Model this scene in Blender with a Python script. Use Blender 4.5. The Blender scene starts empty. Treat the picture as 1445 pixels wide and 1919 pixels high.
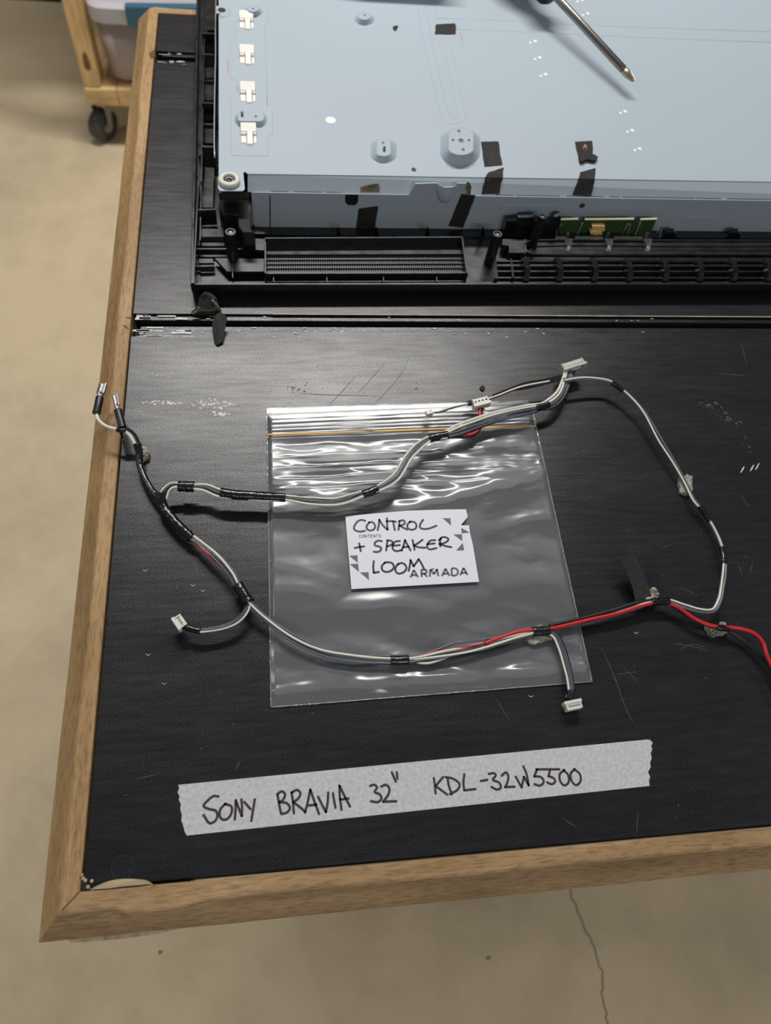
import bpy, bmesh, math, random
from mathutils import Vector, Matrix, noise

# ------------------------------------------------------------------ camera, world, lights, exposure
random.seed(7)
SC = bpy.context.scene
COL = SC.collection
TZ = 0.80                                    # height of the bench top above the floor
W, H, F = 1445.0, 1919.0, 1400.0
CAM = Vector((0.10515616, -0.01580319, TZ + 0.4237))
RT = Vector((0.99070941, -0.08765902, 0.10397483))
UP = Vector((0.02955816, 0.88506093, 0.46453576))
FW = Vector((0.13274481, 0.45714664, -0.87942923))

cd = bpy.data.cameras.new('camera')
cam = bpy.data.objects.new('camera', cd)
COL.objects.link(cam)
m3 = Matrix((RT, UP, -FW)).transposed()
cam.matrix_world = Matrix.Translation(CAM) @ m3.to_4x4()
cd.sensor_fit = 'VERTICAL'
cd.sensor_height = 9.32
cd.lens = 9.32 * F / H
cd.clip_start = 0.01
cd.clip_end = 50
cd.dof.use_dof = True
cd.dof.focus_distance = 0.46
cd.dof.aperture_fstop = 2.4
SC.camera = cam

SC.view_settings.view_transform = 'Standard'
SC.view_settings.look = 'None'
SC.view_settings.gamma = 1
SC.view_settings.exposure = 0.0

wd = bpy.data.worlds.new('world')
SC.world = wd
wd.use_nodes = True
wd.node_tree.nodes['Background'].inputs[0].default_value = (0.95, 0.97, 1.0, 1)
wd.node_tree.nodes['Background'].inputs[1].default_value = 0.13


def area(name, loc, sx, sy, power, col=(1, 0.97, 0.93), rot=(0, 0, 0)):
    l = bpy.data.lights.new(name, 'AREA')
    l.shape = 'RECTANGLE'
    l.size, l.size_y = sx, sy
    l.energy = power
    l.color = col
    o = bpy.data.objects.new(name, l)
    o.location = loc
    o.rotation_euler = rot
    COL.objects.link(o)
    return o


area('ceiling_strip_light', (0.17, 1.40, TZ + 1.45), 1.1, 0.13, 34)
area('fill_lamp_left', (-2.2, 0.9, TZ + 1.80), 1.2, 0.12, 11)  # added fill lamp on the left, no known fixture there
area('fill_lamp_right', (2.9, 0.2, TZ + 1.80), 1.2, 0.12, 7)  # weak fill from the right, an added lamp
area('fill_lamp_rear', (0.4, -1.9, TZ + 1.60), 1.2, 0.12, 22)  # lamp added behind the camera to fill the front-facing sides


# ------------------------------------------------------------------ picking points in the place
def ray(px, py):
    return ((px - W / 2) / F) * RT - ((py - H / 2) / F) * UP + FW


def U(px, py, z=0.0):
    """point at height z above the bench top seen at a place in the photograph"""
    d = ray(px, py)
    return CAM + d * ((TZ + z - CAM.z) / d.z)


def PLN(px, py, p0, n):
    d = ray(px, py)
    return CAM + d * ((p0 - CAM).dot(n) / d.dot(n))


# ------------------------------------------------------------------ materials
def nn(nt, t, **kw):
    n = nt.nodes.new(t)
    for k, v in kw.items():
        setattr(n, k, v)
    return n


def base_mat(name):
    m = bpy.data.materials.new(name)
    m.use_nodes = True
    nt = m.node_tree
    return m, nt, nt.nodes['Principled BSDF']


def mat(name, col, rough=0.5, metal=0.0, var=0.0, vscale=(60, 60, 60), bump=0.0, bscale=None, spec=0.5, rvar=0.0, trans=0.0, coat=0.0, detail=4):
    m, nt, b = base_mat(name)
    b.inputs['Base Color'].default_value = (*col, 1)
    b.inputs['Roughness'].default_value = rough
    b.inputs['Metallic'].default_value = metal
    b.inputs['Specular IOR Level'].default_value = spec
    b.inputs['Transmission Weight'].default_value = trans
    b.inputs['Coat Weight'].default_value = coat
    tc = nn(nt, 'ShaderNodeTexCoord')
    mp = nn(nt, 'ShaderNodeMapping')
    mp.inputs['Scale'].default_value = vscale
    nt.links.new(tc.outputs['Object'], mp.inputs[0])
    nz = nn(nt, 'ShaderNodeTexNoise')
    nz.inputs['Scale'].default_value = 1
    nz.inputs['Detail'].default_value = detail
    nt.links.new(mp.outputs[0], nz.inputs['Vector'])
    if var:
        mr = nn(nt, 'ShaderNodeMapRange')
        mr.inputs[1].default_value, mr.inputs[2].default_value = 0.25, 0.75
        mr.inputs[3].default_value, mr.inputs[4].default_value = 1 - var, 1 + var
        nt.links.new(nz.outputs[0], mr.inputs[0])
        vm = nn(nt, 'ShaderNodeVectorMath', operation='SCALE')
        vm.inputs[0].default_value = col
        nt.links.new(mr.outputs[0], vm.inputs['Scale'])
        nt.links.new(vm.outputs[0], b.inputs['Base Color'])
    if rvar:
        mr = nn(nt, 'ShaderNodeMapRange')
        mr.inputs[1].default_value, mr.inputs[2].default_value = 0.25, 0.75
        mr.inputs[3].default_value, mr.inputs[4].default_value = rough - rvar, rough + rvar
        nt.links.new(nz.outputs[0], mr.inputs[0])
        nt.links.new(mr.outputs[0], b.inputs['Roughness'])
    if bump:
        src = nz
        if bscale:
            mp2 = nn(nt, 'ShaderNodeMapping')
            mp2.inputs['Scale'].default_value = bscale
            nt.links.new(tc.outputs['Object'], mp2.inputs[0])
            src = nn(nt, 'ShaderNodeTexNoise')
            src.inputs['Scale'].default_value = 1
            src.inputs['Detail'].default_value = 3
            nt.links.new(mp2.outputs[0], src.inputs['Vector'])
        bp = nn(nt, 'ShaderNodeBump')
        bp.inputs['Strength'].default_value = bump
        bp.inputs['Distance'].default_value = 0.001
        nt.links.new(src.outputs[0], bp.inputs['Height'])
        nt.links.new(bp.outputs[0], b.inputs['Normal'])
    return m


def wood(name, c1, c2, scale, rough=0.5, fine=(30, 900, 900), c3=None):
    m, nt, b = base_mat(name)
    tc = nn(nt, 'ShaderNodeTexCoord')
    mp = nn(nt, 'ShaderNodeMapping')
    mp.inputs['Scale'].default_value = scale
    nt.links.new(tc.outputs['Object'], mp.inputs[0])
    nz = nn(nt, 'ShaderNodeTexNoise')
    nz.inputs['Scale'].default_value = 1
    nz.inputs['Detail'].default_value = 5
    nz.inputs['Distortion'].default_value = 0.6
    nt.links.new(mp.outputs[0], nz.inputs['Vector'])
    mp2 = nn(nt, 'ShaderNodeMapping')
    mp2.inputs['Scale'].default_value = fine
    nt.links.new(tc.outputs['Object'], mp2.inputs[0])
    n2 = nn(nt, 'ShaderNodeTexNoise')
    n2.inputs['Scale'].default_value = 1
    n2.inputs['Detail'].default_value = 3
    nt.links.new(mp2.outputs[0], n2.inputs['Vector'])
    cr = nn(nt, 'ShaderNodeValToRGB')
    cr.color_ramp.elements[0].position = 0.32
    cr.color_ramp.elements[1].position = 0.68
    cr.color_ramp.elements[0].color = (*c2, 1)
    cr.color_ramp.elements[1].color = (*c1, 1)
    nt.links.new(nz.outputs[0], cr.inputs[0])
    mr = nn(nt, 'ShaderNodeMapRange')
    mr.inputs[1].default_value, mr.inputs[2].default_value = 0.3, 0.55
    mr.inputs[3].default_value, mr.inputs[4].default_value = 0.66, 1.06
    nt.links.new(n2.outputs[0], mr.inputs[0])
    vm = nn(nt, 'ShaderNodeVectorMath', operation='SCALE')
    nt.links.new(cr.outputs[0], vm.inputs[0])
    nt.links.new(mr.outputs[0], vm.inputs['Scale'])
    nt.links.new(vm.outputs[0], b.inputs['Base Color'])
    b.inputs['Roughness'].default_value = rough
    b.inputs['Specular IOR Level'].default_value = 0.25
    bp = nn(nt, 'ShaderNodeBump')
    bp.inputs['Strength'].default_value = 0.25
    bp.inputs['Distance'].default_value = 0.0005
    nt.links.new(n2.outputs[0], bp.inputs['Height'])
    nt.links.new(bp.outputs[0], b.inputs['Normal'])
    return m


M = {}
def ply_mat():
    m, nt, b = base_mat('black film faced plywood')
    tc = nn(nt, 'ShaderNodeTexCoord')

    def noise_(scale, detail):
        mp = nn(nt, 'ShaderNodeMapping')
        mp.inputs['Scale'].default_value = scale
        nt.links.new(tc.outputs['Object'], mp.inputs[0])
        n = nn(nt, 'ShaderNodeTexNoise')
        n.inputs['Scale'].default_value = 1
        n.inputs['Detail'].default_value = detail
        nt.links.new(mp.outputs[0], n.inputs['Vector'])
        return n.outputs[0]

    def comb(a, ka, c, kc):
        x = nn(nt, 'ShaderNodeMath', operation='MULTIPLY')
        x.inputs[1].default_value = ka
        nt.links.new(a, x.inputs[0])
        y = nn(nt, 'ShaderNodeMath', operation='MULTIPLY_ADD')
        y.inputs[1].default_value = kc
        nt.links.new(c, y.inputs[0])
        nt.links.new(x.outputs[0], y.inputs[2])
        return y.outputs[0]

    streak = noise_((38, 330, 200), 8)
    speck = noise_((1300, 1700, 1300), 2)
    smudge = noise_((12, 40, 18), 6)
    mix = comb(streak, 0.27, speck, 0.73)
    mr = nn(nt, 'ShaderNodeMapRange')
    mr.inputs[1].default_value, mr.inputs[2].default_value = 0.35, 0.65
    mr.inputs[3].default_value, mr.inputs[4].default_value = 0.72, 1.3
    nt.links.new(mix, mr.inputs[0])
    vm = nn(nt, 'ShaderNodeVectorMath', operation='SCALE')
    vm.inputs[0].default_value = (0.0132, 0.0132, 0.0158)
    nt.links.new(mr.outputs[0], vm.inputs['Scale'])
    nt.links.new(vm.outputs[0], b.inputs['Base Color'])
    r = comb(smudge, 0.5, mix, 0.5)
    mr = nn(nt, 'ShaderNodeMapRange')
    mr.inputs[1].default_value, mr.inputs[2].default_value = 0.36, 0.64
    mr.inputs[3].default_value, mr.inputs[4].default_value = 0.26, 0.37
    nt.links.new(r, mr.inputs[0])
    nt.links.new(mr.outputs[0], b.inputs['Roughness'])
    mr = nn(nt, 'ShaderNodeMapRange')
    mr.inputs[1].default_value, mr.inputs[2].default_value = 0.34, 0.66
    mr.inputs[3].default_value, mr.inputs[4].default_value = 0.18, 0.74
    nt.links.new(mix, mr.inputs[0])
    nt.links.new(mr.outputs[0], b.inputs['Specular IOR Level'])
    bp = nn(nt, 'ShaderNodeBump')
    bp.inputs['Strength'].default_value = 0.095
    bp.inputs['Distance'].default_value = 0.001
    nt.links.new(mix, bp.inputs['Height'])
    nt.links.new(bp.outputs[0], b.inputs['Normal'])
    return m


M['film_ply'] = ply_mat()
M['dark_gap'] = mat('dark recess', (0.006, 0.006, 0.006), 0.6)
M['wood_x'] = wood('worn hardwood along x', (0.46, 0.305, 0.158), (0.29, 0.182, 0.088), (9, 70, 60), 0.5, (130, 900, 900))
M['wood_y'] = wood('worn hardwood along y', (0.475, 0.305, 0.145), (0.30, 0.182, 0.080), (70, 9, 60), 0.5, (900, 130, 900))
M['raw_ply'] = mat('torn raw plywood', (0.50, 0.38, 0.23), 0.8, var=0.3, vscale=(60, 400, 400), bump=0.5)
M['pine'] = wood('yellow pine', (0.82, 0.58, 0.30), (0.70, 0.46, 0.21), (14, 14, 3), 0.55, (60, 60, 12))
M['pine_x'] = wood('yellow pine along x', (0.82, 0.59, 0.31), (0.70, 0.47, 0.22), (3, 14, 14), 0.55, (12, 60, 60))
M['knot'] = mat('pine knot', (0.20, 0.085, 0.03), 0.6, var=0.3)
M['scuff'] = mat('pale scuff', (0.68, 0.65, 0.60), 0.6, var=0.4, vscale=(300, 900, 300))
M['scratch'] = mat('fine scratch', (0.10, 0.098, 0.095), 0.6, var=0.5, vscale=(200, 200, 200))
M['pit'] = mat('dark gouge', (0.0085, 0.0085, 0.0095), 0.6)
M['steel'] = mat('blue grey coated steel', (0.405, 0.475, 0.54), 0.45, var=0.025, vscale=(7, 7, 7), spec=0.4)
M['edge_steel'] = mat('bright steel edge', (0.86, 0.85, 0.80), 0.3, metal=0.85)
M['white_clip'] = mat('warm white moulded plastic', (0.84, 0.82, 0.765), 0.45)
M['white'] = mat('white reflector', (0.93, 0.93, 0.91), 0.5)
M['bezel'] = mat('black satin plastic', (0.011, 0.011, 0.0125), 0.30, var=0.15, vscale=(90, 90, 90), bump=0.10, rvar=0.08, spec=0.55)
M['bezel_gloss'] = mat('black smooth plastic', (0.010, 0.010, 0.0115), 0.2, bump=0.05, spec=0.6)
M['grille'] = mat('dark grille plastic', (0.030, 0.030, 0.033), 0.34, spec=0.6)
M['rubber_washer'] = mat('cream rubber', (0.74, 0.72, 0.64), 0.6)
M['screw'] = mat('dark screw', (0.10, 0.105, 0.11), 0.35, metal=0.8)
M['tin'] = mat('tinned steel', (0.27, 0.27, 0.265), 0.5, metal=1.0, bump=0.2, vscale=(400, 400, 400))
M['cloth_tape'] = mat('matt black acetate tape', (0.026, 0.024, 0.024), 0.75, var=0.3, vscale=(300, 300, 300), bump=0.3, spec=0.3)
M['residue'] = mat('dried adhesive residue', (0.15, 0.13, 0.085), 0.8, var=0.6, vscale=(700, 700, 700), bump=0.6)
M['red_pen'] = mat('faded red pen', (0.62, 0.22, 0.20), 0.6)
M['pcb'] = mat('green circuit board', (0.035, 0.075, 0.02), 0.35, var=0.35, vscale=(700, 700, 700))
M['pcb_edge'] = mat('cream board edge', (0.62, 0.58, 0.36), 0.6)
M['amber'] = mat('amber plug', (0.72, 0.50, 0.18), 0.45)
M['clear'] = mat('clear acrylic light guide', (0.92, 0.94, 0.94), 0.12, trans=0.9)
M['wire_grey'] = mat('blue grey wire jacket', (0.100, 0.116, 0.142), 0.25, spec=0.6)
M['wire_white'] = mat('cream white wire jacket', (0.78, 0.76, 0.66), 0.38)
M['wire_red'] = mat('red wire jacket', (0.56, 0.018, 0.022), 0.38)
M['wire_black'] = mat('black wire jacket', (0.012, 0.012, 0.013), 0.34)
M['pvc_tape'] = mat('glossy black tape', (0.008, 0.008, 0.009), 0.22, bump=0.5, vscale=(260, 260, 260), spec=0.6)
M['sleeve'] = mat('black shrink sleeve', (0.010, 0.010, 0.012), 0.4)
M['plug_white'] = mat('white nylon plug', (0.74, 0.73, 0.67), 0.42)
M['plug_grey'] = mat('pale grey nylon plug', (0.50, 0.50, 0.465), 0.42)
M['plug_hole'] = mat('plug cavity', (0.03, 0.028, 0.025), 0.6)
M['pad'] = mat('dried grey green adhesive foam', (0.36, 0.355, 0.28), 0.7, var=0.5, vscale=(260, 260, 260), bump=0.9)
M['label'] = mat('white label paper', (0.76, 0.785, 0.86), 0.55)
M['ink'] = mat('black marker ink', (0.016, 0.010, 0.016), 0.35)
M['ink_purple'] = mat('dark purple marker ink', (0.045, 0.022, 0.040), 0.6)
M['print_grey'] = mat('grey print', (0.135, 0.137, 0.145), 0.6)
M['masking'] = mat('pale grey crepe masking tape', (0.55, 0.575, 0.595), 0.75, var=0.15, vscale=(520, 520, 520), bump=0.5, spec=0.3, detail=6)
M['driver_shaft'] = mat('worn driver steel', (0.30, 0.275, 0.25), 0.25, metal=1.0)
M['driver_tip'] = mat('bright driver tip', (0.46, 0.39, 0.31), 0.34, metal=1.0)
M['handle'] = mat('black handle', (0.015, 0.013, 0.013), 0.45)
M['zip'] = mat('orange zip line', (0.82, 0.47, 0.13), 0.3)
M['castor'] = mat('dark castor', (0.05, 0.05, 0.052), 0.45)
M['castor_metal'] = mat('zinc castor metal', (0.42, 0.43, 0.44), 0.4, metal=0.9)
M['tub'] = mat('frosted tub plastic', (0.40, 0.345, 0.32), 0.45)
M['tub_lid'] = mat('frosted lid plastic', (0.50, 0.49, 0.52), 0.4)
M['blue'] = mat('blue latch plastic', (0.035, 0.14, 0.235), 0.4)
M['crackdark'] = mat('dark split in wood', (0.10, 0.06, 0.03), .8)
M['black_trim'] = mat('black trim', (0.006, 0.006, 0.006), 0.7)


def floor_mat():
    m, nt, b = base_mat('worn beige concrete')
    tc = nn(nt, 'ShaderNodeTexCoord')
    out = None
    cols = []
    for sc_, det in ((2.2, 4), (14, 6), (60, 4)):
        n = nn(nt, 'ShaderNodeTexNoise')
        n.inputs['Scale'].default_value = sc_
        n.inputs['Detail'].default_value = det
        nt.links.new(tc.outputs['Object'], n.inputs['Vector'])
        cols.append(n)
    a = nn(nt, 'ShaderNodeMath', operation='MULTIPLY_ADD')
    a.inputs[1].default_value = 0.6
    nt.links.new(cols[1].outputs[0], a.inputs[0])
    nt.links.new(cols[0].outputs[0], a.inputs[2])
    a2 = nn(nt, 'ShaderNodeMath', operation='MULTIPLY_ADD')
    a2.inputs[1].default_value = 0.2
    nt.links.new(cols[2].outputs[0], a2.inputs[0])
    nt.links.new(a.outputs[0], a2.inputs[2])
    cr = nn(nt, 'ShaderNodeValToRGB')
    e = cr.color_ramp.elements
    e[0].position, e[1].position = 0.62, 1.12
    e[0].color = (0.50, 0.41, 0.265, 1)
    e[1].color = (0.66, 0.545, 0.36, 1)
    e[1].position = 1.0
    nt.links.new(a2.outputs[0], cr.inputs[0])
    v = nn(nt, 'ShaderNodeTexVoronoi')
    v.inputs['Scale'].default_value = 9
    v.inputs['Randomness'].default_value = 1
    nt.links.new(tc.outputs['Object'], v.inputs['Vector'])
    mr = nn(nt, 'ShaderNodeMapRange')
    mr.inputs[1].default_value, mr.inputs[2].default_value = 0.025, 0.06
    mr.inputs[3].default_value, mr.inputs[4].default_value = 0.72, 1.0
    nt.links.new(v.outputs['Distance'], mr.inputs[0])
    vm = nn(nt, 'ShaderNodeVectorMath', operation='SCALE')
    nt.links.new(cr.outputs[0], vm.inputs[0])
    nt.links.new(mr.outputs[0], vm.inputs['Scale'])
    nt.links.new(vm.outputs[0], b.inputs['Base Color'])
    b.inputs['Roughness'].default_value = 0.6
    return m


M['floor'] = floor_mat()


def film_mat(name, haze, refl=1.7, rough=0.085, tint=0.97):
    m = bpy.data.materials.new(name)
    m.use_nodes = True
    nt = m.node_tree
    nt.nodes.clear()
    o = nn(nt, 'ShaderNodeOutputMaterial')
    tr = nn(nt, 'ShaderNodeBsdfTransparent')
    tr.inputs[0].default_value = (tint, tint, tint, 1)
    df = nn(nt, 'ShaderNodeBsdfDiffuse')
    df.inputs[0].default_value = (0.75, 0.78, 0.83, 1)
    gl = nn(nt, 'ShaderNodeBsdfAnisotropic')
    gl.inputs['Roughness'].default_value = rough
    gl.inputs[0].default_value = (1, 1, 1, 1)
    fr = nn(nt, 'ShaderNodeFresnel')
    fr.inputs[0].default_value = 1.5
    mu = nn(nt, 'ShaderNodeMath', operation='MULTIPLY', use_clamp=True)
    mu.inputs[1].default_value = refl
    nt.links.new(fr.outputs[0], mu.inputs[0])
    m1 = nn(nt, 'ShaderNodeMixShader')
    m1.inputs[0].default_value = haze
    nt.links.new(tr.outputs[0], m1.inputs[1])
    nt.links.new(df.outputs[0], m1.inputs[2])
    m2 = nn(nt, 'ShaderNodeMixShader')
    nt.links.new(mu.outputs[0], m2.inputs[0])
    nt.links.new(m1.outputs[0], m2.inputs[1])
    nt.links.new(gl.outputs[0], m2.inputs[2])
    nt.links.new(m2.outputs[0], o.inputs[0])
    return m


M['film'] = film_mat('clear polythene film', 0.14, 1.15, 0.19)
M['film_seal'] = film_mat('hazy polythene seal', 0.30)


# ------------------------------------------------------------------ mesh helpers
class MB:
    def __init__(s):
        s.v, s.f, s.mi, s.sm = [], [], [], []

    def add(s, verts, faces, mi=0, smooth=False):
        o = len(s.v)
        s.v += [Vector(p) for p in verts]
        for f in faces:
            s.f.append([i + o for i in f])
            s.mi.append(mi)
            s.sm.append(smooth)
        return s

    def hexa(s, b, t, mi=0):
        """eight corner block: four bottom and four top points, counter-clockwise"""
        n = len(b)
        fs = [list(range(n))[::-1], list(range(n, 2 * n))]
        fs += [[i, (i + 1) % n, n + (i + 1) % n, n + i] for i in range(n)]
        return s.add(list(b) + list(t), fs, mi)

    def box(s, x0, x1, y0, y1, z0, z1, mi=0, mx=None):
        b = [Vector(p) for p in ((x0, y0, z0), (x1, y0, z0), (x1, y1, z0), (x0, y1, z0))]
        t = [p + Vector((0, 0, z1 - z0)) for p in b]
        if mx is not None:
            b = [mx @ p for p in b]
            t = [mx @ p for p in t]
        return s.hexa(b, t, mi)

    def prism(s, outline, up, mi=0):
        up = Vector(up)
        return s.hexa([Vector(p) for p in outline], [Vector(p) + up for p in outline], mi)

    def loft(s, rings, mi=0, smooth=True, cap0=True, cap1=True, closed=True):
        n = len(rings[0])
        vs = [p for r in rings for p in r]
        fs = []
        for k in range(len(rings) - 1):
            for i in range(n if closed else n - 1):
                j = (i + 1) % n
                fs.append([k * n + i, k * n + j, (k + 1) * n + j, (k + 1) * n + i])
        o = len(s.v)
        s.add(vs, fs, mi, smooth)
        if cap0:
            s.f.append([o + i for i in range(n)][::-1]); s.mi.append(mi); s.sm.append(False)
        if cap1:
            s.f.append([o + (len(rings) - 1) * n + i for i in range(n)]); s.mi.append(mi); s.sm.append(False)
        return s

    def lathe(s, prof, axis0, axis, n=20, mi=0, smooth=True):
        axis = Vector(axis).normalized()
        a = axis.orthogonal().normalized()
        b = axis.cross(a)
        c = Vector(axis0)
        rings = []
        for r, h in prof:
            rings.append([c + axis * h + (a * math.cos(2 * math.pi * i / n) + b * math.sin(2 * math.pi * i / n)) * max(r, 1e-6) for i in range(n)])
        return s.loft(rings, mi, smooth)

    def disc(s, c, r, mi=0, n=20):
        return s.add([c + Vector((math.cos(2 * math.pi * k / n), math.sin(2 * math.pi * k / n), 0)) * r for k in range(n)], [list(range(n))], mi)

    def tube(s, pts, r, n=8, mi=0, flat=1.0, wob=0.0, wf=900):
        """round tube along points; flat squashes it in height"""
        rings = []
        L = 0
        for i, p in enumerate(pts):
            t = (pts[min(i + 1, len(pts) - 1)] - pts[max(i - 1, 0)]).normalized()
            side = t.cross(Vector((0, 0, 1)))
            side = side.normalized() if side.length > 1e-4 else Vector((1, 0, 0))
            nu = side.cross(t).normalized()
            if i:
                L += (p - pts[i - 1]).length
            rr = r(i / (len(pts) - 1)) if callable(r) else r
            ring = []
            for k in range(n):
                a = 2 * math.pi * k / n
                q = rr * (1 + (wob * noise.noise(Vector((L * wf, k * 0.9, 3.1))) if wob else 0))
                ring.append(p + side * math.cos(a) * q + nu * math.sin(a) * q * flat)
            rings.append(ring)
        return s.loft(rings, mi)

    def build(s, name, mats, parent=None, bevel=0.0, seg=2):
        me = bpy.data.meshes.new(name)
        vs = s.v
        if parent is not None:
            inv = world_of(parent).inverted()
            vs = [inv @ p for p in s.v]
            rel = Matrix.Identity(4)
        else:
            c = sum(s.v, Vector()) / len(s.v)
            c.z = min(p.z for p in s.v)
            vs = [p - c for p in s.v]
        me.from_pydata([tuple(p) for p in vs], [], s.f)
        if not isinstance(mats, (list, tuple)):
            mats = [mats]
        for m in mats:
            me.materials.append(M[m] if isinstance(m, str) else m)
        me.polygons.foreach_set('material_index', s.mi)
        me.polygons.foreach_set('use_smooth', s.sm)
        me.validate()
        bm = bmesh.new()
        bm.from_mesh(me)
        bmesh.ops.recalc_face_normals(bm, faces=bm.faces)
        bm.to_mesh(me)
        bm.free()
        o = bpy.data.objects.new(name, me)
        COL.objects.link(o)
        if parent is not None:
            o.parent = parent
        else:
            o.location = c
        if bevel:
            b = o.modifiers.new('bevel', 'BEVEL')
            b.width = bevel
            b.segments = seg
            b.limit_method = 'ANGLE'
        return o


def world_of(o):
    m = o.matrix_basis.copy()
    p = o.parent
    while p is not None:
        m = p.matrix_basis @ m
        p = p.parent
    return m


def tag(o, label=None, cat=None, group=None, kind=None):
    if label: o['label'] = label
    if cat: o['category'] = cat
    if group: o['group'] = group
    if kind: o['kind'] = kind
    return o


def thing(name, label, cat, loc, rz=0.0, group=None):
    o = bpy.data.objects.new(name, None)
    o.empty_display_size = 0.02
    COL.objects.link(o)
    o.location = loc
    o.rotation_euler = (0, 0, rz)
    return tag(o, label, cat, group)


def smooth_path(P, step=0.0015):
    """Catmull-Rom through points, resampled evenly"""
    P = [Vector(p) for p in P]
    Q = [P[0] * 2 - P[1]] + P + [P[-1] * 2 - P[-2]]
    out = []
    for i in range(1, len(Q) - 2):
        p0, p1, p2, p3 = Q[i - 1:i + 3]
        n = max(2, int((p2 - p1).length / step * 1.2))
        d1, d2, d3 = [max(1e-6, (b - a).length ** 0.5) for a, b in ((p0, p1), (p1, p2), (p2, p3))]
        for k in range(n):
            u = k / n
            m1 = ((p1 - p0) / d1 - (p2 - p0) / (d1 + d2) + (p2 - p1) / d2) * d2
            m2 = ((p2 - p1) / d2 - (p3 - p1) / (d2 + d3) + (p3 - p2) / d3) * d2
            h = (2 * u ** 3 - 3 * u ** 2 + 1, u ** 3 - 2 * u ** 2 + u, -2 * u ** 3 + 3 * u ** 2, u ** 3 - u ** 2)
            out.append(p1 * h[0] + m1 * h[1] + p2 * h[2] + m2 * h[3])
    out.append(P[-1])
    return out


def zpath(pts, step=0.0015):
    return smooth_path([U(a, b, c / 1000) for a, b, c in pts], step)


def stroke(mb, pts, w, mi=0, curve=True, n=Vector((0, 0, 1)), caps=True, taper=False):
    """flat inked or scored line lying on a surface"""
    P = smooth_path(pts, w * 0.7) if (curve and len(pts) > 2) else [Vector(p) for p in pts]
    if len(P) == 2:
        k = max(2, int((P[1] - P[0]).length / (w * 1.5)))
        P = [P[0].lerp(P[1], i / k) for i in range(k + 1)]
    vs, fs = [], []
    N = len(P)
    for i, p in enumerate(P):
        t = (P[min(i + 1, N - 1)] - P[max(i - 1, 0)]).normalized()
        sd = t.cross(n).normalized() * w / 2
        if taper:
            sd = sd * (0.25 + 0.75 * math.sin(math.pi * (i + 0.5) / N))
        vs += [p + sd, p - sd]
    fs = [[2 * i, 2 * i + 1, 2 * i + 3, 2 * i + 2] for i in range(N - 1)]
    mb.add(vs, fs, mi)
    if caps:
        for p, q in ((P[0], P[1]), (P[-1], P[-2])):
            t = (p - q).normalized()
            sd = t.cross(n).normalized()
            arc = [p + (sd * math.cos(a) + t * math.sin(a)) * w / 2 for a in [math.pi * k / 6 for k in range(7)]]
            mb.add(arc, [list(range(7))], mi)


def jag(poly, amp, sub=5, seed=0):
    """roughens an outline"""
    rnd = random.Random(seed)
    out = []
    for i, p in enumerate(poly):
        q = poly[(i + 1) % len(poly)]
        for k in range(sub):
            r = p.lerp(q, k / sub)
            out.append(r + Vector((rnd.uniform(-amp, amp), rnd.uniform(-amp, amp), 0)))
    return out


def V3(x, y, z=0.0):
    return Vector((x, y, TZ + z))


# ------------------------------------------------------------------ the setting
fl = MB()
fl.box(-3.0, 3.0, -1.5, 3.2, -0.05, 0.0)
floor = tag(fl.build('floor', 'floor'), 'worn beige concrete floor with a thin crack', 'floor', kind='structure')
ck = MB()
rnd = random.Random(4)
pth = [(1062, 1640), (1068, 1668), (1080, 1702), (1092, 1733), (1108, 1765), (1120, 1800), (1131, 1828), (1127, 1858), (1134, 1888), (1139, 1925), (1150, 1980)]
cp = smooth_path([U(a, b, -TZ + 0.0004) for a, b in pth], 0.006)
cp = [p + Vector((rnd.uniform(-1, 1), rnd.uniform(-1, 1), 0)) * 0.0022 for p in cp]
stroke(ck, cp, 0.0022, curve=False, caps=False)
for a, b in ((300, 1785), (915, 1795)):
    c = U(a, b, -TZ + 0.0004)
    ck.add([c + Vector((math.cos(t), 0.8 * math.sin(t), 0)) * 0.004 * rnd.uniform(0.6, 1.1) for t in [k * 0.7 for k in range(9)]], [list(range(9))])
tag(ck.build('floor_crack', mat('crack shadowless dirt', (0.24, 0.195, 0.14), 0.9), floor), 'thin dark crack and specks')
tr = MB()
tp = U(50, 9, -TZ)
tr.box(-3.0, 3.0, tp.y + 0.02, tp.y + 0.06, 0, 0.14)
wl_ = MB()
wl_.box(-3.0, 3.0, tp.y + 0.06, tp.y + 0.16, 0, 2.75)
tag(wl_.build('wall_back', mat('dark wall', (0.05, 0.05, 0.052), 0.9)), 'plain dark workshop wall', 'wall', kind='structure')
tag(tr.build('trim_1', 'black_trim'), 'black strip along the far floor at the left', 'trim', kind='structure')

# ------------------------------------------------------------------ workbench
BX = 1.15
BY = 0.742
bench = thing('workbench', 'black topped workbench edged in worn brown hardwood, carrying everything here', 'workbench', (0, 0, 0))
GY0, GY1 = 0.3500, 0.3705


def panel(name, y0, y1, label=None):
    b = MB()
    nx = 1
    b.hexa([V3(0.0008, y0, -0.018), V3(BX, y0, -0.018), V3(BX, y1, -0.018), V3(0.0008, y1, -0.018)],
           [V3(0.0014, y0 + .0004, 0), V3(BX, y0 + .0004, 0), V3(BX, y1 - .0004, 0), V3(0.0014, y1 - .0004, 0)])
    o = b.build(name, 'film_ply', bench)
    if label: tag(o, label)
    return o


G2 = [U(300, 118).y, U(300, 96).y]
near = panel('top_panel', 0.0012, GY0, 'nearest black film faced panel, scratched and scuffed')
mid = panel('top_panel', GY1, G2[0], 'middle black panel under the television')
farp = panel('top_panel', G2[1], BY - 0.001, 'far black panel by the rounded corner')
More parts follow.
